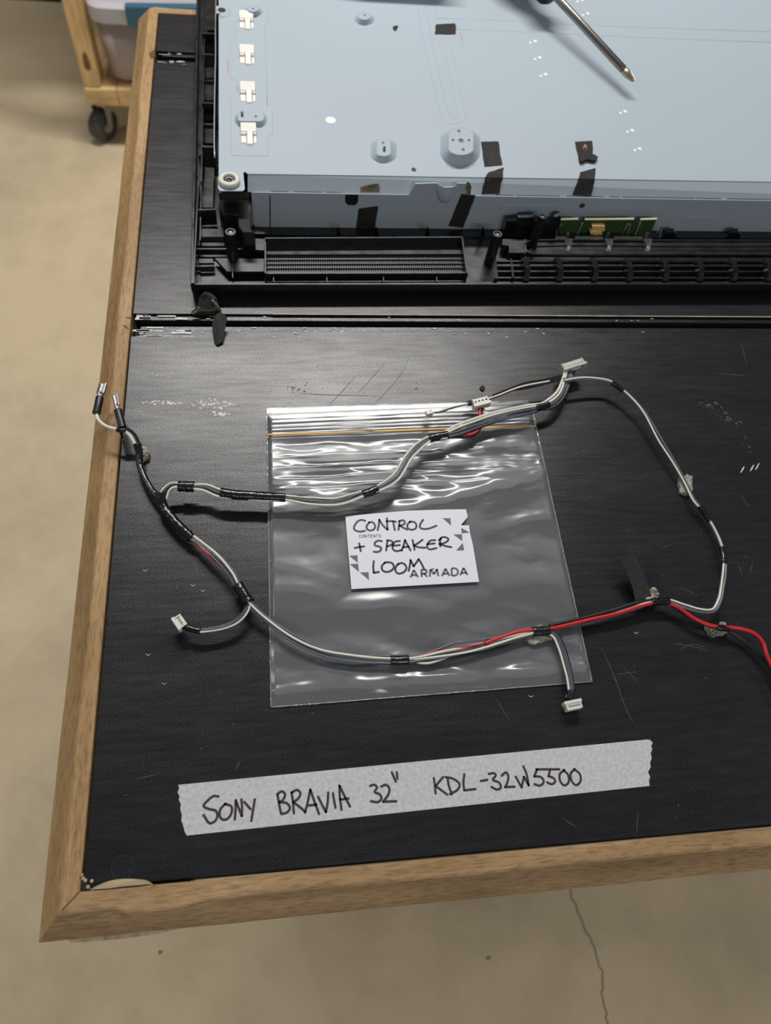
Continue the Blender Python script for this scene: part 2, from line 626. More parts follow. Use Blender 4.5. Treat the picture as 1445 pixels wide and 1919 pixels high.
# the joints: stepped ledges and a slot
for (a, b_) in ((GY0, GY1), (G2[0], G2[1])):
    j = MB()
    d = b_ - a
    j.box(0.006, BX, a, a + d * 0.30, TZ - .016, TZ - .0016)
    j.box(0.006, BX, a + d * 0.36, a + d * 0.62, TZ - .016, TZ - .0042)
    j.box(0.006, BX, a + d * 0.78, b_, TZ - .016, TZ - .0018)
    j.box(0.0, BX, a, b_, TZ - .018, TZ - .0155)
    jo = tag(j.build('joint_strip', 'film_ply', bench, bevel=0.0004), 'stepped black joint between two panels')
    sc_ = MB()
    rnd = random.Random(int(a * 1000))
    lim = 56 if a < 0.5 else 14
    for k in range(lim):
        x = 0.008 + (rnd.random() ** 3) * (0.42 if a < .5 else 0.03)
        y = a + d * rnd.choice([0.02, 0.2, 0.4, 0.55, 0.85, 0.95])
        z = -.0014 if (y - a) / d < .32 or (y - a) / d > .78 else -.004
        w = rnd.uniform(.002, .007) if x < 0.04 else rnd.uniform(.0005, .0014)
        c = V3(x, y, z + .0003)
        hh = rnd.uniform(.0003, .0012) if x < .04 else rnd.uniform(.00025, .0005)
        sc_.add(jag([c + Vector((-w, -hh, 0)), c + Vector((w, -hh, 0)), c + Vector((w, hh, 0)), c + Vector((-w, hh, 0))], hh * .4, 3, k), [list(range(12))])
    tag(sc_.build('scuff', mat('white chipped film', (0.50, 0.50, 0.48), 0.35, var=0.5, vscale=(300, 900, 300)), jo), 'white chips along the joint', kind='stuff')
    wl = MB()
    stroke(wl, [V3(0.10 if a < .5 else .02, b_ + .0004, .0002), V3(BX, b_ + .0004, .0002)], 0.0008, curve=False)
    if a < .5:
        tag(wl.build('scuff', mat('exposed wood line', (0.42, 0.33, 0.22), 0.7, var=.5, vscale=(90, 900, 900)), jo), 'thin exposed wood line')

# scratches and stains on the near panel
s = MB()
lines = [[(700, 760), (752, 700), (768, 668)], [(672, 735), (700, 705), (722, 680)], [(615, 760), (640, 735), (665, 705)],
         [(1128, 1215), (1150, 1265), (1175, 1332), (1192, 1362)], [(1165, 1248), (1180, 1262), (1196, 1278)], [(1155, 1264), (1195, 1259)],
         [(1250, 1205), (1290, 1210), (1330, 1220)], [(1270, 1220), (1297, 1208), (1325, 1214)], [(1383, 1058), (1392, 1080)], [(1404, 1078), (1412, 1050)],
         [(1268, 1100), (1290, 1108), (1310, 1118)], [(1052, 1532), (1083, 1552)], [(1196, 1519), (1193, 1562)], [(1390, 645), (1400, 685)],
         [(366, 1050), (370, 1085)], [(255, 1460), (300, 1450)], [(1340, 700), (1400, 704)], [(540, 735), (600, 739), (720, 742)], [(930, 1310), (955, 1350)],
         [(1388, 925), (1402, 950)], [(440, 1445), (450, 1425)], [(1130, 1155), (1138, 1142)], [(1235, 1028), (1262, 1020)]]
for i, l in enumerate(lines):
    stroke(s, [U(a, b, .0002) for a, b in l], 0.00032 if i != 3 else 0.0004, caps=False, taper=True)
rnd = random.Random(3)
for k in range(90):
    a, b = rnd.uniform(230, 1440), rnd.uniform(660, 1540)
    c = U(a, b, .0002)
    r = rnd.uniform(.00015, .0005)
    t = rnd.uniform(0, 3.1)
    s.add([c + Vector((math.cos(t), math.sin(t), 0)) * r * 2.2, c + Vector((-math.sin(t), math.cos(t), 0)) * r * .6, c - Vector((math.cos(t), math.sin(t), 0)) * r * 2.2, c - Vector((-math.sin(t), math.cos(t), 0)) * r * .6], [[0, 1, 2, 3]])
tag(s.build('scratch', 'scratch', near), 'fine pale scratches', kind='stuff')
s = MB()


def blotches(mb, cx, cy, rx, ry, n, seed, z=.00015, smin=.0004, smax=.0016, ang=0.0):
    rnd = random.Random(seed)
    for k in range(n):
        t, q = rnd.uniform(0, 6.28), rnd.random() ** .7
        dx, dy = math.cos(t) * rx * q, math.sin(t) * ry * q
        px, py = cx + dx * math.cos(ang) - dy * math.sin(ang), cy + dx * math.sin(ang) + dy * math.cos(ang)
        c = U(px, py, z + k * 1e-7)
        r = rnd.uniform(smin, smax)
        e = rnd.uniform(.25, .7)
        a0 = rnd.uniform(-.4, .4) + ang
        pts = []
        for i in range(9):
            a = i * 2 * math.pi / 9
            rr = r * rnd.uniform(.5, 1.15)
            x, y = math.cos(a) * rr, math.sin(a) * rr * e
            pts.append(c + Vector((x * math.cos(a0) + y * math.sin(a0), y * math.cos(a0) - x * math.sin(a0), 0)))
        mb.add(pts, [list(range(9))])


blotches(s, 305, 755, 38, 4, 60, 1, smax=.0013)
blotches(s, 400, 757, 40, 10, 80, 2, smax=.0014)
blotches(s, 412, 775, 20, 5, 36, 5, smax=.0014)
blotches(s, 262, 770, 10, 6, 6, 6, smax=.001)
blotches(s, 310, 700, 40, 6, 6, 8, smax=.0009)
for q in ((1392, 880), (1410, 877), (1420, 874)):
    stroke(s, [U(q[0] - 4, q[1] + 6, .0002), U(q[0] + 3, q[1] - 6, .0002)], .0009, caps=False, taper=True)
blotches(s, 465, 775, 4, 3, 2, 9, smax=.0012)
for q, e in (((272, 1066), 1), ((380, 1104), 2), ((278, 1224), 3), ((308, 1278), 4), ((362, 1094), 5), ((995, 1302), 6), ((1192, 1183), 7)):
    stroke(s, [U(q[0] - 5, q[1] + 1, .0002), U(q[0], q[1] + 4, .0002), U(q[0] + 5, q[1] + 1, .0002)], .0003, caps=False, taper=True)
tag(s.build('scuff', 'scuff', near), 'pale flaking scuffs', kind='stuff')
s = MB()
blotches(s, 1345, 778, 46, 9, 40, 11, z=.0002, ang=.55, smin=.0006, smax=.002)
blotches(s, 1392, 822, 18, 8, 14, 12, z=.0002, ang=.9)
blotches(s, 1370, 752, 12, 6, 8, 13, z=.0002)
blotches(s, 480, 1250, 16, 40, 34, 14, z=.0002, smin=.0003, smax=.0013)
blotches(s, 560, 728, 24, 8, 14, 15, z=.0002, smax=.0009)
blotches(s, 780, 725, 4, 8, 6, 16, z=.0002, smax=.0009)
blotches(s, 700, 1330, 400, 60, 30, 17, z=.0002, smin=.0003, smax=.0010)
blotches(s, 1300, 1470, 80, 70, 40, 18, z=.0002, smin=.0003, smax=.0013)
tag(s.build('gouge', 'pit', near), 'dark gouges', kind='stuff')
s = MB()
blotches(s, 1350, 770, 48, 11, 22, 21, z=.0001, ang=.55, smin=.0008, smax=.0022)
blotches(s, 1395, 830, 22, 10, 10, 22, z=.0001, ang=.9)
s.build('gouge_rim', mat('grey bruise', (0.07, 0.07, 0.07), .6, var=.5, vscale=(500, 500, 500)), near)
# round stain near the corner
s = MB()
c = U(230, 1625, 0.00012)
ring = [(math.cos(a), math.sin(a)) for a in [k * 2 * math.pi / 40 for k in range(40)]]
for r0, r1 in ((.0042, .0046),):
    vs = [c + Vector((x * r0 * 1.25, y * r0 * 1.25, 0)) for x, y in ring] + [c + Vector((x * r1 * 1.25, y * r1 * 1.25, 0)) for x, y in ring]
    s.add(vs, [[i, (i + 1) % 40, 40 + (i + 1) % 40, 40 + i] for i in range(40)])
blotches(s, 232, 1620, 18, 14, 30, 31, z=.0001, smin=.0003, smax=.0009)
s.build('stain', mat('matt dark stain', (0.013, 0.0135, 0.0155), .75), near)

# hardwood edging
rn = lambda s_, a=1.0: noise.noise(Vector((s_ * 22, 1.7, 0))) * a


def edge_profile(inner, out, s_, worn=0.0):
    """cross-section of the edging at one place: inner point and outward direction"""
    r = .0086 + .0009 * rn(s_) + worn
    o = .0203 + .0004 * rn(s_ + 9)
    zz = [(0.0, -.030), (0.0, .0002), (.0006, .0006), (r - .0006, .0007), (r + .0005, .0001), (o - .001, -.0105), (o, -.0118), (o, -.034), (.004, -.034)]
    return [inner + out * d + Vector((0, 0, z)) for d, z in zz]


e = MB()
rings = []
N = 150
for i in range(N + 1):
    x = i / N * BX
    s_ = x
    wn = .0028 * max(0, 1 - abs((x - .037) / .020) ** 4) - .001 * math.exp(-((x - .013) / .004) ** 2)
    out = Vector((0, -1, 0))
    if i == 0:
        out = Vector((-1, -1, 0))
    rings.append(edge_profile(V3(x, 0, 0), out, s_, 0 if i == 0 else wn))
e.loft(rings, smooth=False)
tag(e.build('edging', 'wood_x', bench), 'front hardwood edging with worn corner')
e = MB()
rings = []
for i in range(101):
    y = i / 100 * BY
    rings.append(edge_profile(V3(0, y, 0), Vector((-1, -1, 0)) if i == 0 else Vector((-1, 0, 0)), y + 5))
for k in range(1, 9):
    a = math.pi / 2 * k / 8
    q = 1 + .12 * math.sin(2 * a)
    rings.append([p for p in edge_profile(V3(0, BY, 0), Vector((-math.cos(a), math.sin(a), 0)) * q, BY + 5)])
e.loft(rings, smooth=False)
tag(e.build('edging', 'wood_y', bench), 'left hardwood edging running away to a rounded corner')
e = MB()
rings = [edge_profile(V3(i / 30 * BX, BY, 0), Vector((0, 1, 0)), i / 30 + 11) for i in range(31)]
e.loft(rings, smooth=False)
tag(e.build('edging', 'wood_x', bench), 'back hardwood edging')
e = MB()
rings = [edge_profile(V3(BX, i / 30 * BY, 0), Vector((1, 0, 0)), i / 30 + 15) for i in range(31)]
e.loft(rings, smooth=False)
e.build('edging', 'wood_y', bench)
# notches and cracks in the left edging
e = MB()
for l in ([(236, 594), (246, 596)], [(230, 609), (236, 612), (241, 617)]):
    stroke(e, [U(a, b, .0010) for a, b in l], .0007, caps=False, taper=True)
    e.build('wood_crack', 'crackdark', bench)
    e = MB()
nb = [U(a, b, .0010) for a, b in ((279, 100), (290, 92), (291, 106), (283, 109))]
e.add(nb, [[0, 1, 2, 3]])
e.build('notch', 'crackdark', bench)
e = MB()
stroke(e, [V3(-.0075, -.0075, .0010), V3(0, 0, .0010)], .0004, caps=False)
e.build('wood_crack', 'crackdark', bench)
e = MB()
e.add([U(a, b, .0004) for a, b in ((152, 1636), (157, 1640), (162, 1648), (164, 1655), (170, 1663), (175, 1667), (152, 1669))], [list(range(7))])
stroke(e, [U(a, b, .0004) for a, b in ((176, 1668.5), (230, 1664), (284, 1656.5))], .0012, caps=False, taper=True)
e.build('chip_hole', 'dark_gap', bench)
e = MB()
top = smooth_path([U(a, b, .0008) for a, b in ((168, 1667), (182, 1660), (205, 1651), (230, 1647), (262, 1648), (275, 1650), (291, 1660))], .001)
bot = smooth_path([U(a, b, .0005) for a, b in ((168, 1668), (182, 1666.5), (205, 1664.5), (232, 1661), (262, 1658.5), (278, 1657), (291, 1660.5))], .001)
n_ = min(len(top), len(bot))
tt = [top[int(i * (len(top) - 1) / (n_ - 1))] for i in range(n_)]
bb = [bot[int(i * (len(bot) - 1) / (n_ - 1))] for i in range(n_)]
rings = [[bb[i] - Vector((0, 0, .0008)), bb[i], tt[i] + Vector((0, 0, .0004)), tt[i] - Vector((0, 0, .001))] for i in range(n_)]
e.loft(rings, smooth=False)
for a, b in ((153, 1640), (156, 1646), (160, 1650), (165, 1662), (172, 1651)):
    c = U(a, b, .0008)
    e.lathe([(0, -.0008), (.0010, -.0003), (.0009, .0003), (0, .0007)], c, (rnd.uniform(-.6, .6), .4, 1), 7)
tag(e.build('torn_edge', 'raw_ply', bench), 'torn pale plywood at the front left corner')
# apron board peeping out below, legs
e = MB()
A = [U(125, 1758, -.036), U(132, 1766, -.036), U(150, 1766, -.036), U(225, 1760, -.036), U(290, 1751, -.036), U(335, 1741, -.036)]
out = A + [V3(A[-1].x - CAM.x * 0 + .01, .02, -.036), V3(A[0].x, .02, -.036)]
e.prism(out, (0, 0, -.018))
for k in range(9):
    x = A[0].x + .004 + k * .0042
e.build('corner_brace', wood('end grain ply', (.85, .72, .52), (.60, .48, .33), (170, 5, 5), .6, (300, 20, 20)), bench)
for x, y in ((.10, .10), (BX - .1, .10), (.10, BY - .1), (BX - .1, BY - .1)):
    e = MB()
    e.box(x - .03, x + .03, y - .03, y + .03, 0, TZ - .034)
    e.build('leg', 'pine', bench, bevel=.003)
e = MB()
e.box(.06, BX - .06, .06, .08, TZ - .12, TZ - .034)
e.build('apron', 'pine_x', bench)
e = MB()
e.box(.06, BX - .06, BY - .08, BY - .06, TZ - .12, TZ - .034)
e.build('apron', 'pine_x', bench)

# ------------------------------------------------------------------ television, face down with its back off
ZR, ZT, ZS = 0.0135, 0.044, 0.036            # rim, chassis top and side-plate heights
T0 = U(357, 534, ZR)
T1 = U(1400, 533, ZR)
TA = math.atan2(T1.y - T0.y, T1.x - T0.x)
EX = Vector((math.cos(TA), math.sin(TA), 0))
EY = Vector((-math.sin(TA), math.cos(TA), 0))
tv = thing('television', 'opened black flat television lying face down, back cover off, showing its blue grey steel chassis', 'television', (T0.x, T0.y, TZ), TA)
TM = Matrix.Translation((T0.x, T0.y, TZ)) @ Matrix.Rotation(TA, 4, 'Z')
TI = TM.inverted()
TW, TH = 0.80, 0.49


def L(px, py, z):
    return TI @ U(px, py, z)


def UV(px, py, v):
    """point of a pixel on the upright plane at depth v of the television"""
    return PLN(px, py, TM @ Vector((0, v, 0)), EY)


def tbox(mb, u0, u1, v0, v1, z0, z1, mi=0):
    return mb.box(u0, u1, v0, v1, z0, z1, mi, TM)


def wall(mb, p, q, z0, z1, th=.0014, mi=0):
    """upright wall whose top edge runs between two pixels"""
    a, b = U(*p, z1), U(*q, z1)
    t = (b - a).normalized()
    n = Vector((-t.y, t.x, 0)) * th / 2
    lo = Vector((0, 0, z0 - z1))
    return mb.hexa([a - n + lo, b - n + lo, b + n + lo, a + n + lo], [a - n, b - n, b + n, a + n], mi)


def slab(mb, quad, z, th=.001, mi=0):
    """flat plate seen at the given pixels, z its top"""
    return mb.prism([U(a, b, z - th) for a, b in quad], (0, 0, th), mi)


bz = MB()
tbox(bz, .004, TW - .004, .004, TH, .0014, .0042)
# rim: outer skin slopes in towards the face
prof = [(0, ZR), (.0020, ZR), (.0022, .005), (.006, .005), (.006, .0012), (.0035, .0012), (.0012, .006), (.0, .008)]
bz.loft([[TM @ Vector((u, v if 1 else 0, z)) for v, z in prof] for u in (0, TW)], smooth=False)
bz.loft([[TM @ Vector((v, y, z)) for v, z in prof] for y in (0, TH)], smooth=False)
bz.loft([[TM @ Vector((TW - v, y, z)) for v, z in prof] for y in (0, TH)], smooth=False)
# ledge along the inside of the front rim
tbox(bz, .003, TW - .003, .002, .010, .004, .0068)
bezel = tag(bz.build('bezel', 'bezel', tv, bevel=.0004), 'black plastic front frame, inside upwards')

FZ = .0075
sp = MB()
# speaker housing: frame walls, sloping baffle
wall(sp, (497, 446), (866, 444), .006, .018)
wall(sp, (497, 446), (497.5, 512), .006, .016)
wall(sp, (866, 444), (876, 512), .006, .016)
wall(sp, (497, 512), (876, 511), .006, .0125)
a = [U(498, 452, .010), U(866, 450, .010), U(870, 476, .0105), U(498, 477, .0105)]
sp.prism(a, (0, 0, -.001))
b_ = [U(498, 447, .0165), U(866, 445, .0165), U(866, 450, .0105), U(498, 452, .0105)]
sp.add(b_, [[0, 1, 2, 3]])
tag(sp.build('speaker_housing', 'bezel', bezel, bevel=.0002), 'raised box around the speaker grille')
gr = MB()
q0, q1, q2, q3 = U(499, 478, .0095), U(869, 477, .0095), U(874, 509, .0095), U(499, 510, .0095)
gr.prism([p - Vector((0, 0, .0018)) for p in (q3, q2, q1, q0)], (0, 0, .0006))
rows, cols = 4, 88
for r_ in range(rows + 1):
    a, b_ = q0.lerp(q3, r_ / rows), q1.lerp(q2, r_ / rows)
    w = EY * .00035
    gr.hexa([a - w - Vector((0, 0, .0014)), b_ - w - Vector((0, 0, .0014)), b_ + w - Vector((0, 0, .0014)), a + w - Vector((0, 0, .0014))], [a - w, b_ - w, b_ + w, a + w])
for c in range(cols):
    for r_ in range(rows):
        f0 = (c + .18) / cols
        f1 = (c + .72) / cols
        p = q0.lerp(q1, f0).lerp(q3.lerp(q2, f0), (r_ + .12) / rows)
        q = q0.lerp(q1, f1).lerp(q3.lerp(q2, f1), (r_ + .12) / rows)
        d = (q3 - q0) / rows * .76
        dz = Vector((0, 0, .0012))
        mid_ = (p + q) / 2 + d / 2 + Vector((0, 0, .0010))
        base = [p - dz, q - dz, q + d - dz, p + d - dz]
        gr.add(base + [mid_ + d * .15, mid_ - d * .25], [[0, 1, 5], [1, 2, 4, 5], [2, 3, 4], [3, 0, 5, 4]])
tag(gr.build('speaker_grille', 'grille', bezel), 'black lattice speaker grille')

for x in (512, 612, 718, 818):
    rb = MB()
    wall(rb, (x, 512), (x + 1, 528), .004, .0105, .0006)
    rb.build('rib', 'bezel', bezel)
# left corner: ledges, walls
for q_, z_1, t_ in (([(377, 452), (421, 452), (420, 436), (377, 436)], .012, .004),
                    ([(371, 465), (422, 465), (422, 452), (373, 452)], .0085, .002),
                    ([(446, 465), (466, 465), (474, 476), (497, 477), (497, 455), (446, 453)], .0115, .004),
                    ([(446, 446), (497, 446), (497, 438), (456, 438)], .0125, .004),
                    ([(372, 497), (402, 497), (400, 488), (373, 488)], .0095, .002),
                    ([(402, 488), (426, 514), (496, 514), (496, 489)], .0100, .0025),
                    ([(378, 395), (400, 395), (402, 340), (383, 340)], .010, .003)):
    cn = MB()
    slab(cn, q_, z_1, t_)
    cn.build('moulding', 'bezel', bezel, bevel=.0003)
WL = [((372, 393), (404, 392), .006, .020, .0014),
      ((372, 338), (362, 530), .006, .021, .0010),
      ((383, 60), (377, 340), .006, .019, .0010),
      ((377, 340), (375, 450), .006, .016, .0010),
      ((372, 290), (381, 290), .006, .019, .0015),
      ((367, 466), (467, 466), .006, .0115, .0012),
      ((370, 499), (402, 498), .006, .0100, .0010),
      ((436, 470), (436, 520), .006, .0115, .0007)]
for y0, y1, zz in ((62, 63, .022), (101, 102, .018), (192, 193, .022), (274, 275, .022), (150, 151, .012), (232, 233, .012)):
    WL.append(((378, y0), (405, y1), .006, zz, .0022))
for w_ in WL:
    cw = MB()
    wall(cw, *w_)
    cw.build('rib', 'bezel', bezel)
for (a, b_, c, d) in ((384, 68, 405, 100), (386, 104, 405, 148), (384, 154, 404, 190), (383, 200, 402, 228), (384, 236, 402, 270), (384, 284, 402, 338), (388, 10, 405, 58)):
    lm = MB()
    lm.prism([U(a, d, .0085), U(c, d, .0085), U(c, b_, .0085), U(a, b_, .0085)], (0, 0, .001))
    lm.build('moulding', 'bezel', bezel)

# the long trough and its ribs at the right
tg = MB()
pts = smooth_path([U(1500, 451, .0125), U(1300, 451, .0125), U(1000, 451.5, .0125), U(986, 455, .0125), U(983, 463, .0125), U(990, 473, .0125), U(1010, 476, .0125), U(1300, 477, .0125), U(1500, 477, .0125)], .003)
tg.tube(pts, .0009, 6)
slab(tg, [(986, 476), (1500, 478), (1500, 484), (986, 482)], .0120, .004)
slab(tg, [(939, 457), (985, 457), (983, 483), (951, 483), (951, 470), (938, 468)], .0125, .005)
slab(tg, [(990, 471), (1500, 471), (1500, 456), (995, 456)], .0085, .001)
tag(tg.build('cable_trough', 'bezel', bezel, bevel=.0002), 'long shallow trough with rounded lip')
for y0, zz, th in ((497, .0115, .0020), (508, .0105, .0014), (489, .0090, .0012), (520, .0090, .0014)):
    w = MB()
    wall(w, (930, y0), (1520, y0 + .5), .006, zz, th)
    w.build('ledge', 'bezel', bezel)
for x in (985, 1047, 1113, 1178, 1246, 1311, 1375, 1440):
    w = MB()
    a = [U(x - 3, 482, .017), U(x + 5, 500, .019), U(x + 4, 512, .015), U(x + 2, 526, .012)]
    t = EX * .0021
    lo = [Vector((p.x, p.y, TZ + .006)) for p in a]
    w.loft([[p - t for p in lo] + [p - t for p in a[::-1]], [p + t for p in lo] + [p + t for p in a[::-1]]], smooth=False)
    tag(w.build('rib', 'bezel_gloss', bezel, bevel=.0003), None)
for w_ in (((925, 470), (930, 522), .004, .014, .003), ((958, 485), (962, 520), .004, .0115, .0016)):
    w = MB()
    wall(w, *w_)
    w.build('rib', 'bezel_gloss', bezel)
# block behind the control board
vb = L(1000, 366, ZS).y - .006
bl = MB()
bp = [UV(a, b, vb) for a, b in ((938, 440), (947, 404), (972, 403), (975, 398), (998, 397), (999, 404), (1032, 407), (1036, 398), (1047, 395), (1049, 398), (1042, 440))]
bl.prism(bp, EY * -.006)
tag(bl.build('latch_block', 'bezel_gloss', bezel, bevel=.0004), 'black moulded block left of the circuit board')
lb = MB()
ld = [UV(a, b, vb - .0085) for a, b in ((968, 420), (971, 408), (992, 408), (995, 420), (990, 424), (972, 424))]
lb.prism(ld, EY * .003)
lb.build('catch', 'bezel', bezel, bevel=.0003)


def post(px, py, ztop, r, label=None, z0=.006):
    c = U(px, py, ztop)
    m = MB()
    h = ztop - z0
    m.lathe([(r * 1.18, -h), (r * 1.02, -.004), (r, 0), (r * .62, 0), (r * .60, -.0012)], c, (0, 0, 1), 22, smooth=False)
    m.lathe([(r * .55, -.0010), (r * .42, -.0006), (r * .2, -.0012), (0, -.0012)], c, (0, 0, 1), 14, 1)
    d = EY * (r * 1.9)
    lo = Vector((0, 0, -h))
    for sg in (-1, 1):
        e_ = EX * .0007
        m.hexa([c + lo - e_, c + lo + e_, c + lo + e_ + d * sg * 1.3, c + lo - e_ + d * sg * 1.3],
               [c - e_ - Vector((0, 0, .006)), c + e_ - Vector((0, 0, .006)), c + e_ + d * sg + lo * .8, c - e_ + d * sg + lo * .8])
    o = m.build('screw_post', ['bezel', 'screw'], bezel)
    if label: tag(o, label)


post(432, 434, .033, .0038, 'tall black screw post at the left corner')
post(932.5, 438, .033, .0036)
post(1017, 405, .036, .0030)
for x in (634, 705, 801, 905):
    w = MB()
    w.hexa([U(x - 4, 441, .006), U(x + 4, 441, .006), U(x + 4, 437, .006), U(x - 4, 437, .006)], [U(x - 1.5, 426, .022), U(x + 2, 426, .022), U(x + 2, 424, .022), U(x - 1.5, 424, .022)])
    w.build('prong', 'bezel_gloss', bezel)
for x in (1255, 1375):
    w = MB()
    v = vb - .002
    w.prism([UV(a, b, v) for a, b in ((x - 11, 444), (x - 9, 429), (x + 6, 427), (x + 10, 432), (x + 9, 444))], EY * -.005)
    w.build('catch', 'bezel_gloss', bezel, bevel=.0004)
w = MB()
slab(w, [(430, 444), (1500, 451), (1500, 441), (430, 436)], .0058, .002)
w.build('ledge', 'bezel', bezel)

# chassis: top pan, sloping skirt, upright side plate
LX = [(410.5, -40), (410, 120), (410, 330), (408.5, 332), (408.5, 352), (412, 357.5), (455, 357.5), (459, 354), (456, 323), (460, 322), (464, 325.5)]
tb = [L(464, 325.5, ZT), L(1445, 340.5, ZT)]
tanb = (tb[1] - tb[0]) / (tb[1].x - tb[0].x)
edge_end = TM @ (tb[0] + tanb * (TW - .03 - tb[0].x))
VB = L(900, 366, ZS).y                       # depth of the side plate
ch = MB()
outl = [U(a, b, ZT) for a, b in LX]
tl = L(410.5, -40, ZT)
ul = tl.x
outl = [TM @ Vector((ul, TH - .02, ZT))] + outl[1:] + [edge_end, TM @ Vector((TW - .03, TH - .02, ZT))]
ch.prism([p - Vector((0, 0, .0008)) for p in outl], (0, 0, .0008))
# skirt
s0, s1 = TM @ tb[0], edge_end
k0 = TM @ Vector((L(464, 362, ZS).x, VB + .0012, ZS - .0015))
k1 = TM @ Vector((TW - .03, VB + .0012, ZS - .0015))
ch.add([s0 - Vector((0, 0, .0004)), s1 - Vector((0, 0, .0004)), k1, k0], [[0, 1, 2, 3]])
ch.add([s0 - Vector((0, 0, .0008)), s0, k0, k0 + Vector((0, 0, -.02)), s0 + Vector((0, 0, -.02))], [[0, 1, 2, 3, 4]])
# left upright
lu = [U(410, 352, ZT), U(410, 0, ZT)]
e0 = TM @ Vector((L(410, 330, ZT).x + .0002, L(410, 330, ZT).y, 0))
e1 = TM @ Vector((L(410, 330, ZT).x + .0002, TH - .02, 0))
for p in (e0, e1): p.z = TZ
ch.add([e0 + Vector((0, 0, .012)), e1 + Vector((0, 0, .012)), e1 + Vector((0, 0, ZT - .0004)), e0 + Vector((0, 0, ZT - .0004))], [[0, 1, 2, 3]])


def press(mb, pts, r=.00035, dz=-.00012, z=ZT):
    """pressed line standing slightly out of the sheet"""
    P = smooth_path([U(a, b, z + dz) for a, b in pts], .002) if len(pts) > 12 else [U(a, b, z + dz) for a, b in pts]
    mb.tube(P, r, 5)


for l in ([(437, -10), (439, 0), (449, 8), (450, 36), (441, 40), (441, 70), (432, 73), (432, 148), (445, 151), (445, 172)],
          [(432, 176), (432.5, 230), (433, 288), (437, 291.5), (470, 293), (500, 293), (503, 291), (503, 253), (511, 252), (510.5, 205)],
          [(501, 198), (500, 150), (497, 50), (496, 46), (503, 44), (502, 8)],
          [(420, 30.5), (433, 31), (433.5, 12)]):
    press(ch, l)
for l in ([(782, 12), (790, 60), (800, 110), (815, 170), (824, 210), (831, 225), (842, 232), (858, 232), (869, 226), (873, 216), (868, 190), (856, 140), (842, 70), (830, 30), (826, 8)],
          [(797, 10), (807, 70), (820, 130), (835, 195), (841, 216), (849, 222), (855, 222), (858, 217), (853, 190), (840, 130), (826, 62), (815, 8)]):
    press(ch, l, .0004, -.0002)
for l in ([(822, 35), (900, 37), (1060, 46), (1200, 52), (1500, 62)], [(855, 55.5), (920, 57.5), (1060, 64), (1200, 71), (1500, 82)]):
    press(ch, l, .0005, -.0002)
chassis = tag(ch.build('chassis', 'steel', tv), 'blue grey pressed steel pan')

sd = MB()
sp0 = [UV(a, b, VB) for a, b in ((472, 366), (475, 364.5), (760, 364.5), (900, 366))]
zt_, zb_ = TZ + ZS, UV(900, 430.5, VB).z
ua, ub = L(471, 366, ZS).x, TW - .03
rr = .0045
pts = [(ua, zt_ - .001), (ua, zb_ + rr)] + [(ua + rr - rr * math.cos(t), zb_ + rr - rr * math.sin(t)) for t in (.4, .8, 1.2)] + [(ua + rr, zb_), (ub, zb_), (ub, zt_), (ua + .0012, zt_)]
sd.loft([[TM @ Vector((u, VB, z - TZ)) for u, z in pts], [TM @ Vector((u, VB - .0009, z - TZ)) for u, z in pts]], smooth=False)
seam = [UV(a, b, VB - .00095) for a, b in ((505, 366), (507, 366), (507.5, 430), (505.5, 430))]
# bright bent top edge
side = sd.build('side_plate', 'steel', tv, bevel=.0003)
tag(side, 'upright grey steel side plate')
sx = MB()
sx.prism(seam, EY * -.0003)
sx.build('seam', 'dark_gap', side)
gaps = [(508, 540), (552, 603), (611, 640), (930, 962), (968, 1048), (1062, 1130), (1142, 1160), (1166, 1300), (1303, 1348), (1360, 1445)]
for a, b_ in gaps:
    p, q = L(a, 363, ZS), L(b_, 363, ZS)
    sx = MB()
    tbox(sx, p.x, q.x, VB + .0001, VB + .0016, ZS - .0016, ZS - .0005)
    sx.build('slot', 'dark_gap', side)
sx = MB()
nt_ = [UV(a, b, VB - .00095) for a, b in ((647, 364.5), (647, 378), (652, 384), (666, 384), (671, 378), (671.5, 364.5))]
sx.prism(nt_, EY * -.0003)
sx.build('slot', 'dark_gap', side)
pr = MB()
for (a, b_, y0, y1) in ((937, 1043, 384, 388), (1285, 1345, 407, 410)):
    q = [UV(x, y, VB - .0009) for x, y in ((a, y1), (b_, y1), (b_, y0), (a, y0))]
    pr = MB()
    pr.prism(q, EY * -.0006)
    pr.build('pressed_mark', 'steel', side, bevel=.0002)
pr = MB()
for k in range(9):
    c = UV(586 + k * 9.5, 405, VB - .0009)
    for dz in (0, -.002):
        if (k * 7 + int(-dz * 1000)) % 3: pr.lathe([(.0004, 0), (.0003, .0003), (0, .0004)], c + Vector((0, 0, dz)), -EY, 6)
c = UV(1091, 384.5, VB - .0009)
tag(pr.build('stamped_dots', 'steel', side), 'faint stamped dots', kind='stuff')
sc = MB()
sc.lathe([(.0021, 0), (.0021, .0009), (.0012, .0012), (.0008, .0006), (0, .0006)], c, -EY, 14)
sc.build('screw', 'screw', side)
bk = MB()
bpts = [UV(a, b, VB + .0002) for a, b in ((764, 367), (778, 343), (818, 341.5), (832, 349.5), (850, 349), (857, 342), (872, 342), (880, 349), (882, 367))]
bk.prism(bpts, EY * -.0010)
g0 = UV(833, 349, VB - .001)
rings = []
for py, wd_, dp in ((349, 16, .0022), (358, 15, .0030), (368, 13.5, .0032), (376, 9, .0022), (380, 3, .0004)):
    ring = []
    for k in range(9):
        t = math.pi * k / 8
        ring.append(UV(833 + wd_ * math.cos(t), py, VB - .0009) - EY * dp * math.sin(t))
    rings.append(ring)
bk.loft(rings, closed=False, cap0=False, cap1=False)
tag(bk.build('bracket_tongue', 'steel', side), 'raised steel tongue with a pressed U')

# pressed bosses on the pan


